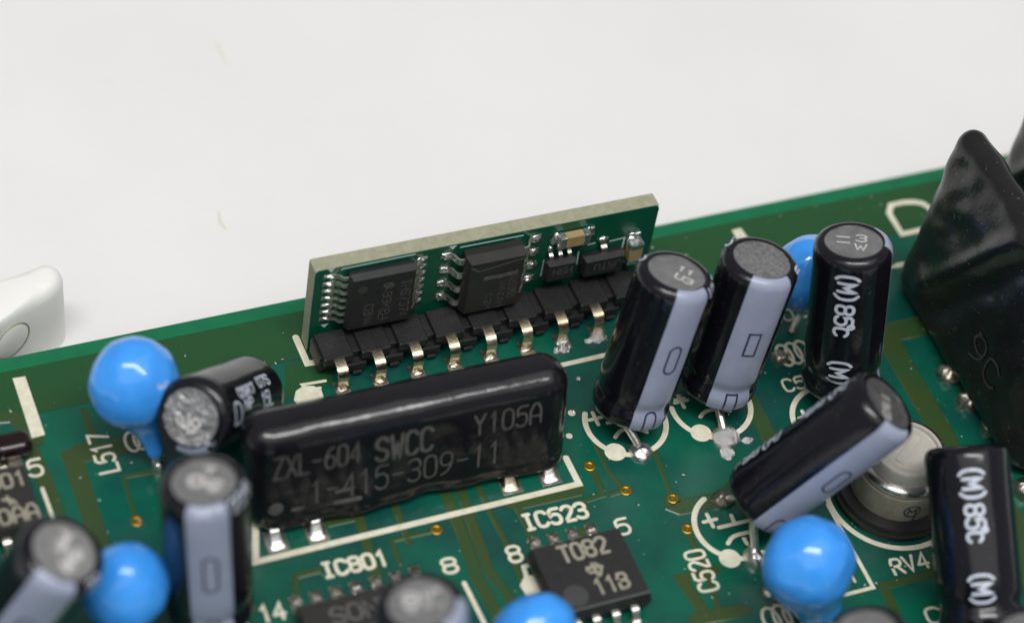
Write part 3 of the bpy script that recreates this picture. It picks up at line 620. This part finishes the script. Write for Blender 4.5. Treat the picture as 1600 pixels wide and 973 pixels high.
# ------------------------------------------------------------------ electrolytic capacitors
def capacitor(label, spec, L=11.0, R=2.5, half=31, outline='oval', marks=(), txt=None, plate=None, leads=(), scuff=0.0, groove=True, rimtxt=(), lines=(), stripe=True, seed=0, face=0, oval=1.05, top='can'):
    B, ax, xd = spec; x, y, z = frame(ax, xd)
    t = thing('electrolytic_capacitor', label, 'capacitor', B, 'black sleeved electrolytic capacitors', (x, y, z))
    gr = 1.0 if groove else 0.0
    def prof(o):
        return [(R - .45 + o, .02), (R - .12 + o, .14), (R + o, .45), (R + .01 + o, .85), (R - .04 * gr + o, 1.15), (R - .16 * gr + o, 1.42), (R - .19 * gr + o, 1.6), (R - .15 * gr + o, 1.85), (R - .04 * gr + o, 2.2), (R + o, 2.4)] + \
               [(R + o, 2.4 + (L - 3.1) * k / 8) for k in range(1, 9)] + [(R - .05 + o, L - .42), (R - .17 + o, L - .2), (R - .36 + o, L - .06 + o), (R - .56 + o, L + o), (R - .66 + o, L - .02 + o), (R - .68 + o, L - .12)]
    def wob(p, a):
        v = Vector(p); k = 0.035 * noise.noise(Vector((math.cos(a) * 1.3 + seed * 5, math.sin(a) * 1.3, v.z * .35))) if v.z < L - .5 else .012 * noise.noise(Vector((math.cos(a) * 2 + seed * 5, math.sin(a) * 2, 9)))
        if 1.1 < v.z < 2.0: k += .04 * noise.noise(Vector((math.cos(a) * 3 + seed, math.sin(a) * 3, 3)))
        return (v.x * (1 + k / R), v.y * (1 + k / R), v.z)
    lathe([(.001, .06), (R - .6, .04)] + prof(0), 72, fn=wob).obj('sleeve', M['sleeve'], t, 60)
    lathe([(R - .64, L - .09), (R - .8, L - .10), (.5, L - .08), (.001, L - .08)], 40).obj('top_plate', M[top], t, 40)
    h = math.radians(half)
    if stripe: lathe(prof(.018)[1:-2], 20, -h, h, fn=wob).obj('polarity_stripe', M['stripe'], t, 60)
    def on_side(u, v, hh):                                 # u: mm round the sleeve, v: mm along it
        a = u / R; r = R + hh
        if v < 2.4:
            P = prof(0); 
            for (r0, z0), (r1, z1) in zip(P, P[1:]):
                if z0 <= v <= z1: r = r0 + (r1 - r0) * (v - z0) / max(z1 - z0, 1e-6) + hh; break
        return wob((r * math.cos(a), r * math.sin(a), v), a)
    lf = Lift(.034, .002)
    if stripe:
        mb = MB()
        for vc, hl, w in ((L * .54, oval, .42), (.55, oval, .42)):
            if outline == 'oval': pts = [(w * math.cos(q) * .95, vc + (hl - w if math.sin(q) >= 0 else -(hl - w)) + w * math.sin(q)) for q in [2 * math.pi * i / 32 for i in range(32)]]; pts.append(pts[0])
            else: pts = [(-w * .9, vc - hl * .85), (w * .9, vc - hl * .85), (w * .9, vc + hl * .85), (-w * .9, vc + hl * .85), (-w * .9, vc - hl * .85)]
            pts = [p for p in dens(pts, .12) if p[1] > .2]; mb.cut()
            ribbon(mb, pts, .13, on_side, lf(), True)
        flat_obj(mb, 'minus_outline', M['mark'], t)
        mb = MB(); uo = h * R * .98                        # a second outline that starts at the foot beside the stripe edge
    if txt:
        ang, pitch, first, hgt, s = txt[:5]; u0 = math.radians(ang) * R
        for k in range(2):
            mb = MB(); v0 = L - first - k * pitch; av = pitch * .72 / (len(s) - .28); sk = s[:max(0, int((v0 - .9) / av))]
            if not sk: continue
            text(mb, sk, (u0 - hgt / 2, v0), (0, -1), (1, 0), max(.6, len(sk) - .28) * av, hgt, .21, on_side, lf, step=.15)
            flat_obj(mb, 'printed_lettering', M['whiteprint'], t)
    for ang, v0, st_, w, hh in lines:
        mb = MB(); text(mb, st_, (math.radians(ang) * R - hh / 2, L - v0), (0, -1), (1, 0), w, hh, .15, on_side, lf, step=.12); flat_obj(mb, 'printed_lettering', M['whiteprint'], t)
    if rimtxt:
        mb = MB()
        for ang, v, s, w, hh in rimtxt: text(mb, s, (math.radians(ang) * R - w / 2, v), (1, 0), (0, 1), w, hh, .13, lambda u, v_, q: on_rim(u, v_, q), lf, step=.12)
        flat_obj(mb, 'rim_lettering', M['whiteprint'], t)
    if marks:
        mb = MB(); lf2 = Lift(L - .062, .003)
        for px, py, rot, s, w, hh, st in marks:
            c_, s_ = math.cos(math.radians(90 - face)), math.sin(math.radians(90 - face)); ox, oy = px * c_ - py * s_, px * s_ + py * c_
            c_, s_ = math.cos(math.radians(90 - face + rot)), math.sin(math.radians(90 - face + rot)); text(mb, s, (ox, oy), (c_, s_), (-s_, c_), w, hh, st, lambda u, v_, q: (u, v_, q), lf2)
        flat_obj(mb, 'stamped_mark', M['stamp'], t)
    inv = Matrix(((x[0], y[0], z[0], B[0]), (x[1], y[1], z[1], B[1]), (x[2], y[2], z[2], B[2]), (0, 0, 0, 1))).inverted()
    for off, p in leads:
        q = inv @ Vector((p[0], p[1], .1)); s0 = Vector((off[0], off[1], .08))
        tube(smooth_path([s0 + Vector((0, 0, .3)), s0 + Vector((0, 0, -.5)), s0 * .3 + q * .7, q], 2), .27, 12).obj('lead_wire', M['pin'], t, 60)
    return t
def on_rim(u, v, q):
    R = 2.5; a = u / R; P = [(R, 10.2), (R - .05, 10.58), (R - .17, 10.8), (R - .36, 10.94), (R - .56, 11.0)]
    s = v; acc = 0
    for (r0, z0), (r1, z1) in zip(P, P[1:]):
        d = math.hypot(r1 - r0, z1 - z0)
        if s <= acc + d or (r1, z1) == P[-1]:
            k = min(1, (s - acc) / d); r = r0 + (r1 - r0) * k; z = z0 + (z1 - z0) * k; return ((r + .045) * math.cos(a), (r + .045) * math.sin(a), z + .045)
        acc += d

capacitor('tilted capacitor with lilac stripe and oval mark nearest the adapter board right end', ((16.62, -7.361, 1.6), (0.196, 0.158, 0.968), (0.052, -0.987, 0.151)), face=40, half=28, marks=[(-.05, .35, -12, '11', 1.0, .5, .15), (-.05, -.65, -12, 'U3', 1.1, .6, .15)],
          leads=[((.75, -.6), (16.747, -9.752, 0))], rimtxt=[(-138, .2, '2', .6, .7), (47, .1, 'U1', 1.0, .7), (70, .1, '7', .5, .7)], seed=1)
capacitor('tilted capacitor with lilac stripe and rectangular mark and plain scuffed top', ((22.915, -7.225, 1.6), (0.144, 0.114, 0.983), (-0.153, -0.979, 0.136)), face=30, outline='rect', top='scuffed', L=10.8, leads=[((.6, -.1), (22.518, -10.278, 0))],
          rimtxt=[(-128, .1, '2', .7, .8), (-152, .1, '2', .7, .8), (60, .2, '5', .6, .7)], seed=2, half=34)
capacitor('upright black capacitor with 85 degree lettering just left of the pointed black module', ((31.016, -9.263, 1.6), (-0.036, 0.249, 0.968), (0.985, -0.152, 0.076)), L=11.4, face=112, txt=(-115, 6.7, .75, 1.1, '(M)85c'), marks=[(-1.15, -.05, 0, '-', .9, .9, .15), (-1.1, -.65, 0, '-', .9, .9, .15), (.1, -.85, 0, 'W', .7, .6, .14), (.15, .05, 0, '3', .6, .7, .14)], seed=3)
capacitor('fallen black capacitor lying across the round trimmer', ((21.069, -16.985, 2.5), (0.566, -0.106, 0.818), (-0.18, -0.984, -0.003)), L=11.2, face=52, groove=False, leads=[((-1.0, .2), (20.347, -14.867, 0)), ((1.4, -.3), (20.364, -19.428, 0))], txt=(-128, 5.6, .8, .9, '(M)85c'), marks=[(-.7, .3, -55, '11', 1.0, .6, .17), (-.2, -.6, -55, 'W3', 1.1, .6, .17)], seed=4)
capacitor('black capacitor with 85 degree lettering in front of the trimmer at the right edge', ((30.921, -29.46, 1.9), (0.138, 0.798, 0.587), (-0.027, 0.595, -0.803)), L=11.3, R=2.6, face=-150, txt=(154, 6.3, 1.2, 1.1, '(M)85c'), seed=5)
capacitor('capacitor lying back toward the blue bead with its dented silver top facing front', ((-6.245, 0.04, 1.7), (-0.625, -0.526, 0.576), (-0.13, -0.658, -0.742)), L=8.8, R=2.45, top='dented', face=-112, half=28, groove=False, marks=[(-.6, -.5, 20, '8', .5, .9, .22), (.1, -.2, 60, '1', .4, .6, .2), (-.2, .5, 0, 'C', .5, .4, .15)],
          rimtxt=[(62, .1, 'I', .5, .6), (-165, .1, '0', .5, .7)], lines=[(92, 1.1, 'D', .9, 1.3), (100, 2.6, 'NPE', 1.7, .6), (118, 2.2, 'OSR7', 2.2, .55), (96, 5.0, '15L', 1.6, .9), (122, 5.2, '07S', 1.6, .6)], seed=6)
capacitor('upright capacitor with a centred lilac stripe left of the lettered black module', ((-13.353, -14.875, 1.6), (-0.043, 0.141, 0.989), (-0.22, -0.967, 0.128)), face=2, half=29, oval=1.4, marks=[(-.75, -.25, 0, '0', .7, .7, .28), (.2, -.75, 0, '9', .8, .75, .25), (.1, .6, 0, '7', .5, .45, .2)], rimtxt=[(-6, .35, 'H', .5, .4), (48, .1, '22', 1.2, .8), (76, .1, '5', .7, .7)], seed=7)
capacitor('out-of-focus capacitor in the lower left corner with paired bars stamped on top', ((-26.103, -13.679, 1.6), (0.351, -0.149, 0.925), (-0.458, -0.888, 0.03)), face=18, oval=1.4, marks=[(-1.0, .65, -12, '1', 1.2, .5, .3), (-.95, .0, -12, '1', 1.2, .5, .3), (.1, .2, -40, '3', .6, .7, .25), (.1, -.75, -15, 'I', .9, .5, .35)], rimtxt=[(62, .2, '22', 1.1, .7)], seed=8)
capacitor('out-of-focus capacitor in front of the chip under the IC801 lettering', ((-3.671, -26.147, 1.6), (-0.112, 0.168, 0.979), (0.705, -0.681, 0.198)), face=62, marks=[(-.85, -.2, 0, '8', .7, 1.0, .24), (.2, .1, 0, '8o', 1.1, .8, .12), (.3, -.9, 0, 'oo', 1.1, .7, .09), (-.7, -1.0, 0, 'o', .6, .5, .09)], seed=9)
capacitor('capacitor cut by the lower frame edge below the large blue bead at right', ((21.653, -35.987, 1.6), (-0.282, 0.302, 0.911), (-0.837, 0.387, -0.387)), seed=10)
capacitor('capacitor mostly out of frame in the lower right corner', ((30.379, -39.071, 1.6), (-0.247, 0.332, 0.911), (0.545, -0.73, 0.414)), seed=11)

# ------------------------------------------------------------------ blue resin-dipped beads
def bead(label, c, up, xh, r, thick, neck, leadpts, seed, tail=1.0, nr=.17, start=.5, sharp=1.9):
    x, y, z = frame(up, xh)
    t = thing('ceramic_bead_capacitor', label, 'ceramic capacitor', c, 'blue resin-dipped capacitors', (x, y, z))
    pr = []
    for k in range(25):
        th = math.pi / 2 - math.radians(150) * k / 24; pr.append([r * math.cos(th), r * math.sin(th)])
    for i, (a, b) in enumerate(pr): pr[i] = (max(a, .001), b)
    a0, b0 = pr[-1]; k = 10
    # from the round bead the resin runs down the wires in a narrowing neck
    keep = [p for p in pr if p[1] > -r * start]; a0, b0 = keep[-1]
    for q in range(1, k + 1):
        s = q / k; keep.append((a0 + (nr * r - a0) * (1 - (1 - s) ** sharp) * (1 if sharp > 2 else .55 + .45 * s), b0 - s * neck))
    keep.append((.12 * r, keep[-1][1] - .12)); keep.append((.001, keep[-1][1] - .02))
    def fn(p, a):
        v = Vector(p); n = noise.noise(v * .35 + Vector((seed * 3.7, 0, 0))) * .075 * r + noise.noise(v * .9 + Vector((seed, 4, 0))) * .035 * r
        m = v.copy(); m.x *= thick; d = m.normalized() * n if m.length > .1 else Vector(); m += d
        if v.z < -r * .5: s = min(1, (-v.z - r * .5) / neck); m.x += .0; m.y += tail * s * s * .2
        return tuple(m)
    lathe(keep, 56, fn=fn).obj('resin_coat', M['blue'], t, 80)
    zb = keep[-1][1]
    inv = Matrix(((x[0], y[0], z[0], c[0]), (x[1], y[1], z[1], c[1]), (x[2], y[2], z[2], c[2]), (0, 0, 0, 1))).inverted()
    for p in leadpts:
        q = inv @ Vector((p[0], p[1], .08)); tube(smooth_path([(0, 0, zb + .6), (0, tail * .2, zb - .2), q * .6 + Vector((0, 0, zb)) * .4, q], 2), .24, 10).obj('lead_wire', M['pin'], t, 60)
bS = ((-13.02, -2.992, 0.8), (-0.173, 0.381, 0.908), (0.053, -0.917, 0.395))
def bead_at(base, axis, xd, dist): return tuple(Vector(base) + Vector(axis) * dist)
bead('glossy blue bead tilted over the left edge with its neck running down right', bead_at(*bS, 6.0), bS[1], bS[2], 2.76, .88, 3.8, [(-12.948, -2.689, 0)], 1, .0, .19, .60, 2.15)
bead('glossy blue bead between the two capacitors in the lower left corner', (-18.326, -14.096, 5.2), (.05, .1, 1), (.3, -.8, 0), 2.62, .95, 2.2, [(-18.32, -14.867, 0)], 2, 1, .45, .55)
bead('blue bead peeping out behind the two tilted striped capacitors', (31.15, -2.449, 5), (-.05, .05, 1), (.2, -.8, 0), 2.78, .8, 2.4, [(30.666, -3.266, 0)], 3)
bead('largest blue bead in front of the fallen capacitor', (20.772, -23.891, 5.4), (-.25, .30, 1), (.2, -.9, 0), 2.92, .95, 2.6, [(20.353, -22.12, 0), (23.351, -24.663, 0)], 4, 1, .5, .55)
bead('blue bead cut by the lower edge below the T082 chip', (3.127, -23.67, 5), (.0, .1, 1), (.2, -.9, 0), 2.6, .85, 2.5, [(4.405, -22.944, 0)], 5, 1, .3)

# ------------------------------------------------------------------ the lettered dipped module
def dipped_module():
    LX, TY, HZ = 20.9, 3.6, 7.9; lean = math.radians(13)
    x = Vector((1, -.01, 0)).normalized(); y = Vector((.01, math.cos(lean), -math.sin(lean))).normalized(); z = x.cross(y)
    t = thing('dipped_module', 'long glossy black resin module lettered ZXL-604 lying across the middle', 'module', (1.25, -8.2, -.2), axes=(x, y, z))
    def shape(p):
        n = noise.noise(Vector((p.x * .35, p.y * .5, p.z * .4))) * .07 + noise.noise(Vector((p.x * .9 + 7, p.y, p.z * .9))) * .02
        q = Vector(p)
        if q.z < 2.2:
            k = (2.2 - q.z) / 2.2; q.z += k * (.55 * noise.noise(Vector((q.x * .45 + 3, 0, 0))) + .24 * math.sin(q.x * .42 + .6) - .12); q.y -= (.22 if q.y < 0 else 0) * math.exp(-((q.z - .55) / .35) ** 2)
            q.y -= .12 * k * (1 if q.y < 0 else -1)
        if q.y < -.9: q.y -= n
        elif q.y > .9: q.y += n
        return tuple(q)
    rounded_box(LX, TY, HZ, 1.6, (90, 22, 40), shape).obj('resin_body', M['module'], t, 80)
    mb = MB(); lf = Lift(0, .003)
    def on_face(u, v, h):
        p = shape(Vector((u, -TY / 2, v))); return (p[0], p[1] - .035 - h, p[2])
    W = LX / 2
    text(mb, 'ZXL-604', (-W + 1.45, 4.55), (1, 0), (0, 1), 5.4, 1.6, .14, on_face, lf, step=.25)
    text(mb, 'SWCC', (-W + 7.9, 4.25), (1, 0), (0, 1), 3.6, 1.8, .24, on_face, lf, step=.25)
    text(mb, 'Y105A', (-W + 14.25, 4.6), (1, 0), (0, 1), 4.35, 1.55, .15, on_face, lf, step=.25)
    text(mb, '1-415-309-11', (-W + 3.7, 2.05), (1, 0), (0, 1), 12.3, 1.75, .14, on_face, lf, step=.25)
    mb.cut(); ribbon(mb, [(-W + 2.6, 1.95), (-W + 3.2, 1.98)], .22, on_face, lf()); mb.cut(); ribbon(mb, [(-W + 5.3, 1.75), (-W + 6.9, 1.8)], .26, on_face, lf()); mb.cut(); ribbon(mb, [(-W + 5.4, 2.55), (-W + 6.3, 2.55)], .26, on_face, lf()); mb.cut()
    mb.add([on_face(-W + 1.55 + .48 * math.cos(q), 2.25 + .48 * math.sin(q), .02) for q in [2 * math.pi * i / 20 for i in range(20)]], [tuple(range(20))])
    flat_obj(mb, 'lettering', M['laser'], t)
    inv = t.matrix_world.inverted()
    for i, p in enumerate(((-7.736, -10.098, 0), (-5.154, -10.089, 0), (7.674, -9.901, 0), (10.329, -9.916, 0))):
        m = 'solder'
        a = inv @ Vector((p[0], p[1] + .1, .12)); b = inv @ Vector((p[0], p[1] + 1.3, 1.6)); b2 = inv @ Vector((p[0], p[1] + .62, .75))
        strap(smooth_path([b, b2, a], 2), .62, .16, x).obj('pin', M['goldpin'], t, 40)
        mb2 = MB(); vs = []; nr_ = 9; ns_ = 16                # solder fillet: broad on the pad, drawn up the pin in a hollow curve
        for a in range(nr_):
            u = a / (nr_ - 1); k = 1 - .50 * u ** .6; zz = .75 * u ** 1.5
            for b in range(ns_):
                th = 2 * math.pi * b / ns_; cx = math.copysign(abs(math.cos(th)) ** .45, math.cos(th)); cy = math.copysign(abs(math.sin(th)) ** .45, math.sin(th))
                w = 1 + .10 * noise.noise(Vector((cx + i * 5, cy, u)))
                vs.append((.58 * k * cx * w, (.62 * (1 - .85 * u)) * cy * w + .45 * u, zz))
        fs = [(a * ns_ + b, a * ns_ + (b + 1) % ns_, (a + 1) * ns_ + (b + 1) % ns_, (a + 1) * ns_ + b) for a in range(nr_ - 1) for b in range(ns_)] + [tuple(range((nr_ - 1) * ns_, nr_ * ns_))]
        o = mb2.add(vs, fs).obj('solder_joint', M['goldpin' if i == 2 else 'solder'], PCB, 70); o.location = (p[0], p[1] - .05, .05)
        pad(p, .68, .78, .03)
dipped_module()

# ------------------------------------------------------------------ the big dipped modules at the right edge
def big_module(label, base, length, t0, t1, height, lean_x, seed, letters):
    t = thing('dipped_module', label, 'module', base)
    def shape(x, y, z):
        s = z / height
        n = noise.noise(Vector((x * .45, y * .33 + seed, z * .33))) * .22 + noise.noise(Vector((x * .9, y * .7, z * .7 + seed * 2))) * .09 + abs(noise.noise(Vector((x * .5, y * .55 + z * .35, z * .2 + 4)))) * .12
        q = Vector((x + lean_x * s, y, z)); sg = 1 if x > 0 else -1
        q.x += n * sg * min(1, abs(x))
        u = y + length * .5                               # mm from the near end
        if x < 0:                                          # slanting resin fold and the hollow under it
            d = (y - length * .18) + (z - 7.0) * .55
            q.x -= .55 * math.exp(-(d / .8) ** 2) * min(1, max(0, z - 1.2) / 2); q.x += .45 * math.exp(-((d + 2.2) / 1.3) ** 2) * min(1, max(0, z - 1) / 2)
        return q
    mb = MB(); vs = []; fs = []; NZ = 40; nc = 10; ns = 44
    rt = .55 * t1
    for k in range(NZ + 8):
        if k < NZ: z = height * (1 - (1 - k / (NZ - 1)) ** 1.0) * (1 - rt / height); ins = 0.0
        else: a = (k - NZ + 1) / 8 * math.pi / 2 * .96; z = height - rt + rt * math.sin(a); ins = rt * (1 - math.cos(a)) * .9
        th = t0 + (t1 - t0) * (z / height) ** 1.1
        if z < 1.2: ins += .5 * (1 - z / 1.2) ** 2
        hx = th / 2 - ins; hy = length / 2 - ins; r = hx * .98
        ring = []
        for a0, cy in ((0, hy - r), (90, hy - r), (180, -hy + r), (270, -hy + r)):
            cx = (hx - r) * (1 if a0 in (0, 270) else -1)
            ring += [(cx + r * math.cos(math.radians(a0 + 90 * j / nc)), cy + r * math.sin(math.radians(a0 + 90 * j / nc))) for j in range(nc + 1)]
            if a0 in (90, 270):
                x0, y0 = ring[-1]; y1 = -y0; ring += [(x0, y0 + (y1 - y0) * j / ns) for j in range(1, ns)]
        n = len(ring); vs += [tuple(shape(x, y, z)) for x, y in ring]
    m = NZ + 8
    for k in range(m - 1):
        for j in range(n): fs.append((k * n + j, k * n + (j + 1) % n, (k + 1) * n + (j + 1) % n, (k + 1) * n + j))
    fs.append(tuple(range((m - 1) * n, m * n))); fs.append(tuple(reversed(range(n))))
    mb.add(vs, fs).obj('resin_body', M['blob'], t, 80)
    if letters:
        mb = MB(); lf = Lift(0, .003)
        def on_face(u, v, h): p = shape(-(t0 + (t1 - t0) * (v / height) ** 1.1) / 2, u, v); return (p[0] - .06 - h, p[1], p[2])
        text(mb, letters, (-.6, 3.2), (-1, 0), (0, 1), 3.4, 1.9, .2, on_face, lf, step=.25); flat_obj(mb, 'lettering', M['faintmark'], t)
    return t
BX, BY = 41.35, -9.85
bm_ = big_module('tall pointed dusty black resin module rising at the right edge', (BX, BY, .5), 18.5, 4.4, 2.0, 14.2, .15, 3, '9C')
big_module('grey rounded black module top behind the tall pointed one at the frame edge', (49.7, -1.4, .5), 9, 4.2, 3.4, 12.3, .5, 9, None)
for i, p in enumerate(((39.417, -9.528, 0), (39.609, -11.953, 0), (40.197, -14.231, 0), (39.694, -19.523, 0))):
    joint(p, .75, .8, .9, 60 + i, 'dullsolder', .35); b = Vector((-BX, -BY, -.5))
    tube([Vector((p[0], p[1], .4)) + b, Vector((p[0] + .5, p[1] + .1, 1.0)) + b, Vector((p[0] + 1.5, p[1] + .2, 1.6)) + b], .28, 10).obj('pin', M['pin'], bm_, 60)

# ------------------------------------------------------------------ trimmer
def trimmer():
    t = thing('trimmer_pot', 'round ivory trimmer with plated band on a black ring base', 'trimmer', (TC[0], TC[1], 0))
    lathe([(3.2, .03), (3.75, .03), (3.8, .2), (3.8, .9), (3.7, 1.05), (3.2, 1.1), (2.9, 1.1)], 64).obj('base_ring', M['blackplastic'], t, 35)
    lathe([(2.95, .9), (2.95, 2.9), (2.9, 3.05), (2.5, 3.1)], 64).obj('body', M['ivory'], t, 35)
    lathe([(2.4, 3.0), (2.62, 3.06), (2.8, 3.2), (2.82, 3.45), (2.7, 3.62), (2.45, 3.7), (2.2, 3.72)], 64).obj('plated_band', M['chrome'], t, 50)
    lathe([(2.3, 3.5), (2.3, 4.6), (2.2, 4.75), (1.95, 4.8), (1.9, 4.62), (1.6, 4.6)], 64).obj('rotor', M['ceramic'], t, 35)
    lathe([(2.32, 4.2), (2.46, 4.25), (2.46, 4.5), (2.36, 4.78), (2.24, 4.82)], 64, math.radians(-40), math.radians(170)).obj('wiper_rim', M['dullsolder'], t, 40)
    lathe([(1.62, 4.62), (1.5, 4.66), (.001, 4.66)], 48).obj('rotor_face', M['ceramic'], t, 35)
    box(-1.3, 1.3, -.28, .28, 4.655, 4.74, bev=.03).obj('rotor_slot', M['ceramic'], t).rotation_euler = (0, 0, .6)
    mb = MB(); lf = Lift(2.965, .003)
    def wrap(u, v, h): a = u / 2.95; return (h * math.cos(a), h * math.sin(a), v)
    a0 = math.radians(-100) * 2.95
    ribbon(mb, dens([(a0 + .52 * math.cos(q), 2.1 + .52 * math.sin(q)) for q in [2 * math.pi * i / 20 for i in range(21)]], .15), .1, wrap, lf())
    text(mb, 'M', (a0 - .26, 1.85), (1, 0), (0, 1), .5, .5, .1, wrap, lf, step=.15); ribbon(mb, [(a0 + .3, 1.55), (a0 + .15, 1.0)], .1, wrap, lf())
    flat_obj(mb, 'maker_mark', M['mark'], t)
trimmer()

# ------------------------------------------------------------------ chips lying on the board
def soic(name, label, c, lx, ly, h, n, pitch, reach, m, rotz=0):
    t = thing(name, label, 'chip', (c[0], c[1], .05)); t.rotation_euler = (0, 0, rotz)
    chip_body(t, -lx / 2, lx / 2, -ly / 2, ly / 2, .12, h, m, .17)
    for s in (-1, 1):
        for i in range(n):
            x = (i - (n - 1) / 2) * pitch
            strap(smooth_path([(x, s * (ly / 2 - .1), h * .5), (x, s * (ly / 2 + reach * .3), h * .5), (x, s * (ly / 2 + reach * .5), .14), (x, s * (ly / 2 + reach), .1)], 2), .44, .16, (1, 0, 0)).obj('pin', M['pin'], t, 40)
            q = Matrix.Rotation(rotz, 4, 'Z') @ Vector((x, s * (ly / 2 + reach * .9), 0))
            o = box(-.38, .38, -.62, .62, 0, .05, bev=.02).obj('solder_pad', M['dullsolder'], PCB, 30); o.location = (c[0] + q.x, c[1] + q.y, .03)
            o = blob((0, 0, 0), .36, .56, .20, i + s, rough=.45, squash=.6).obj('solder_joint', M['dullsolder'] if s > 0 else M['solder'], PCB, 70)
            q = Matrix.Rotation(rotz, 4, 'Z') @ Vector((x, s * (ly / 2 + reach * .95), 0)); o.location = (c[0] + q.x, c[1] + q.y, .04)
    return t
tc = soic('board_chip', 'square black eight-pin chip marked T082 on the main board', (9.42, -18.45), 6.2, 5.3, 1.62, 4, 1.27, 1.15, M['chip'])
mb = MB(); lf = Lift(1.628, .003)
text(mb, 'T082', (-1.35, 1.0), (1, 0), (0, 1), 3.0, 1.15, .22, on_board, lf); text(mb, '11B', (-.2, -1.75), (1, 0), (0, 1), 2.1, 1.05, .2, on_board, lf)
for s in ([(-.45, .1), (.2, .45), (.5, .1), (.25, -.35), (.05, -.15), (-.35, -.1)], [(.0, .5), (.1, -.45)], [(-.4, .3), (.55, .15)]): ribbon(mb, [(x + .25, y - .05) for x, y in s], .2, on_board, lf())
flat_obj(mb, 'lettering', M['chipmark'], tc)
lathe([(.001, .004), (.72, .004), (.78, .001)], 32).obj('pin_one_dot', M['pit'], tc).location = (-1.55, -1.45, 1.62)
mb = MB(); ribbon(mb, [(-2.9, -2.42), (2.9, -2.42)], .07, on_board, 1.626); flat_obj(mb, 'pale_edge', M['chipedge'], tc)  # thin pale line along the near edge of the face

ts = soic('board_chip', 'brownish chip half hidden under the out-of-focus capacitor by the IC801 lettering', (-4.15, -18.3), 8.8, 5.0, 1.55, 7, 1.27, 1.1, M['chipbrown'])
mb = MB(); lf = Lift(1.558, .003); text(mb, 'SONY', (-2.55, .55), (1, 0), (0, 1), 3.9, 1.1, .22, on_board, lf); text(mb, 'CXA20', (-2.7, -1.2), (1, 0), (0, 1), 5.0, 1.1, .2, on_board, lf)
flat_obj(mb, 'lettering', M['laser'], ts)

tl = soic('board_chip', 'grey lettered chip cut by the left edge above the blurred capacitor', (-23.902, -3.765, 1.6), 6.0, 4.7, 1.6, 4, 1.27, 1.1, M['chipbrown'])
mb = MB(); lf = Lift(1.608, .003); text(mb, '4501', (-.35, .75), (1, 0), (0, 1), 3.0, 1.0, .19, on_board, lf); text(mb, '70AA', (-.35, -1.85), (1, 0), (0, 1), 3.1, 1.05, .19, on_board, lf)
for s in ([(1.0, -.05), (1.5, -.2), (1.7, -.5)], [(1.3, .1), (1.4, -.5)]): ribbon(mb, s, .2, on_board, lf())
flat_obj(mb, 'lettering', M['chipmark'], tl)
o = thing('resin_drop', 'small glossy dark maroon bead component above the left chip', 'bead component', (-21.237, 0.707, 0.05))
rounded_box(2.5, 1.7, 1.3, .62, (20, 14, 10)).obj('resin_body', M['maroon'], o, 80)
box(-.45, .45, -1.6, -.6, 0, .3, bev=.05).obj('end_terminal', M['dullsolder'], o)
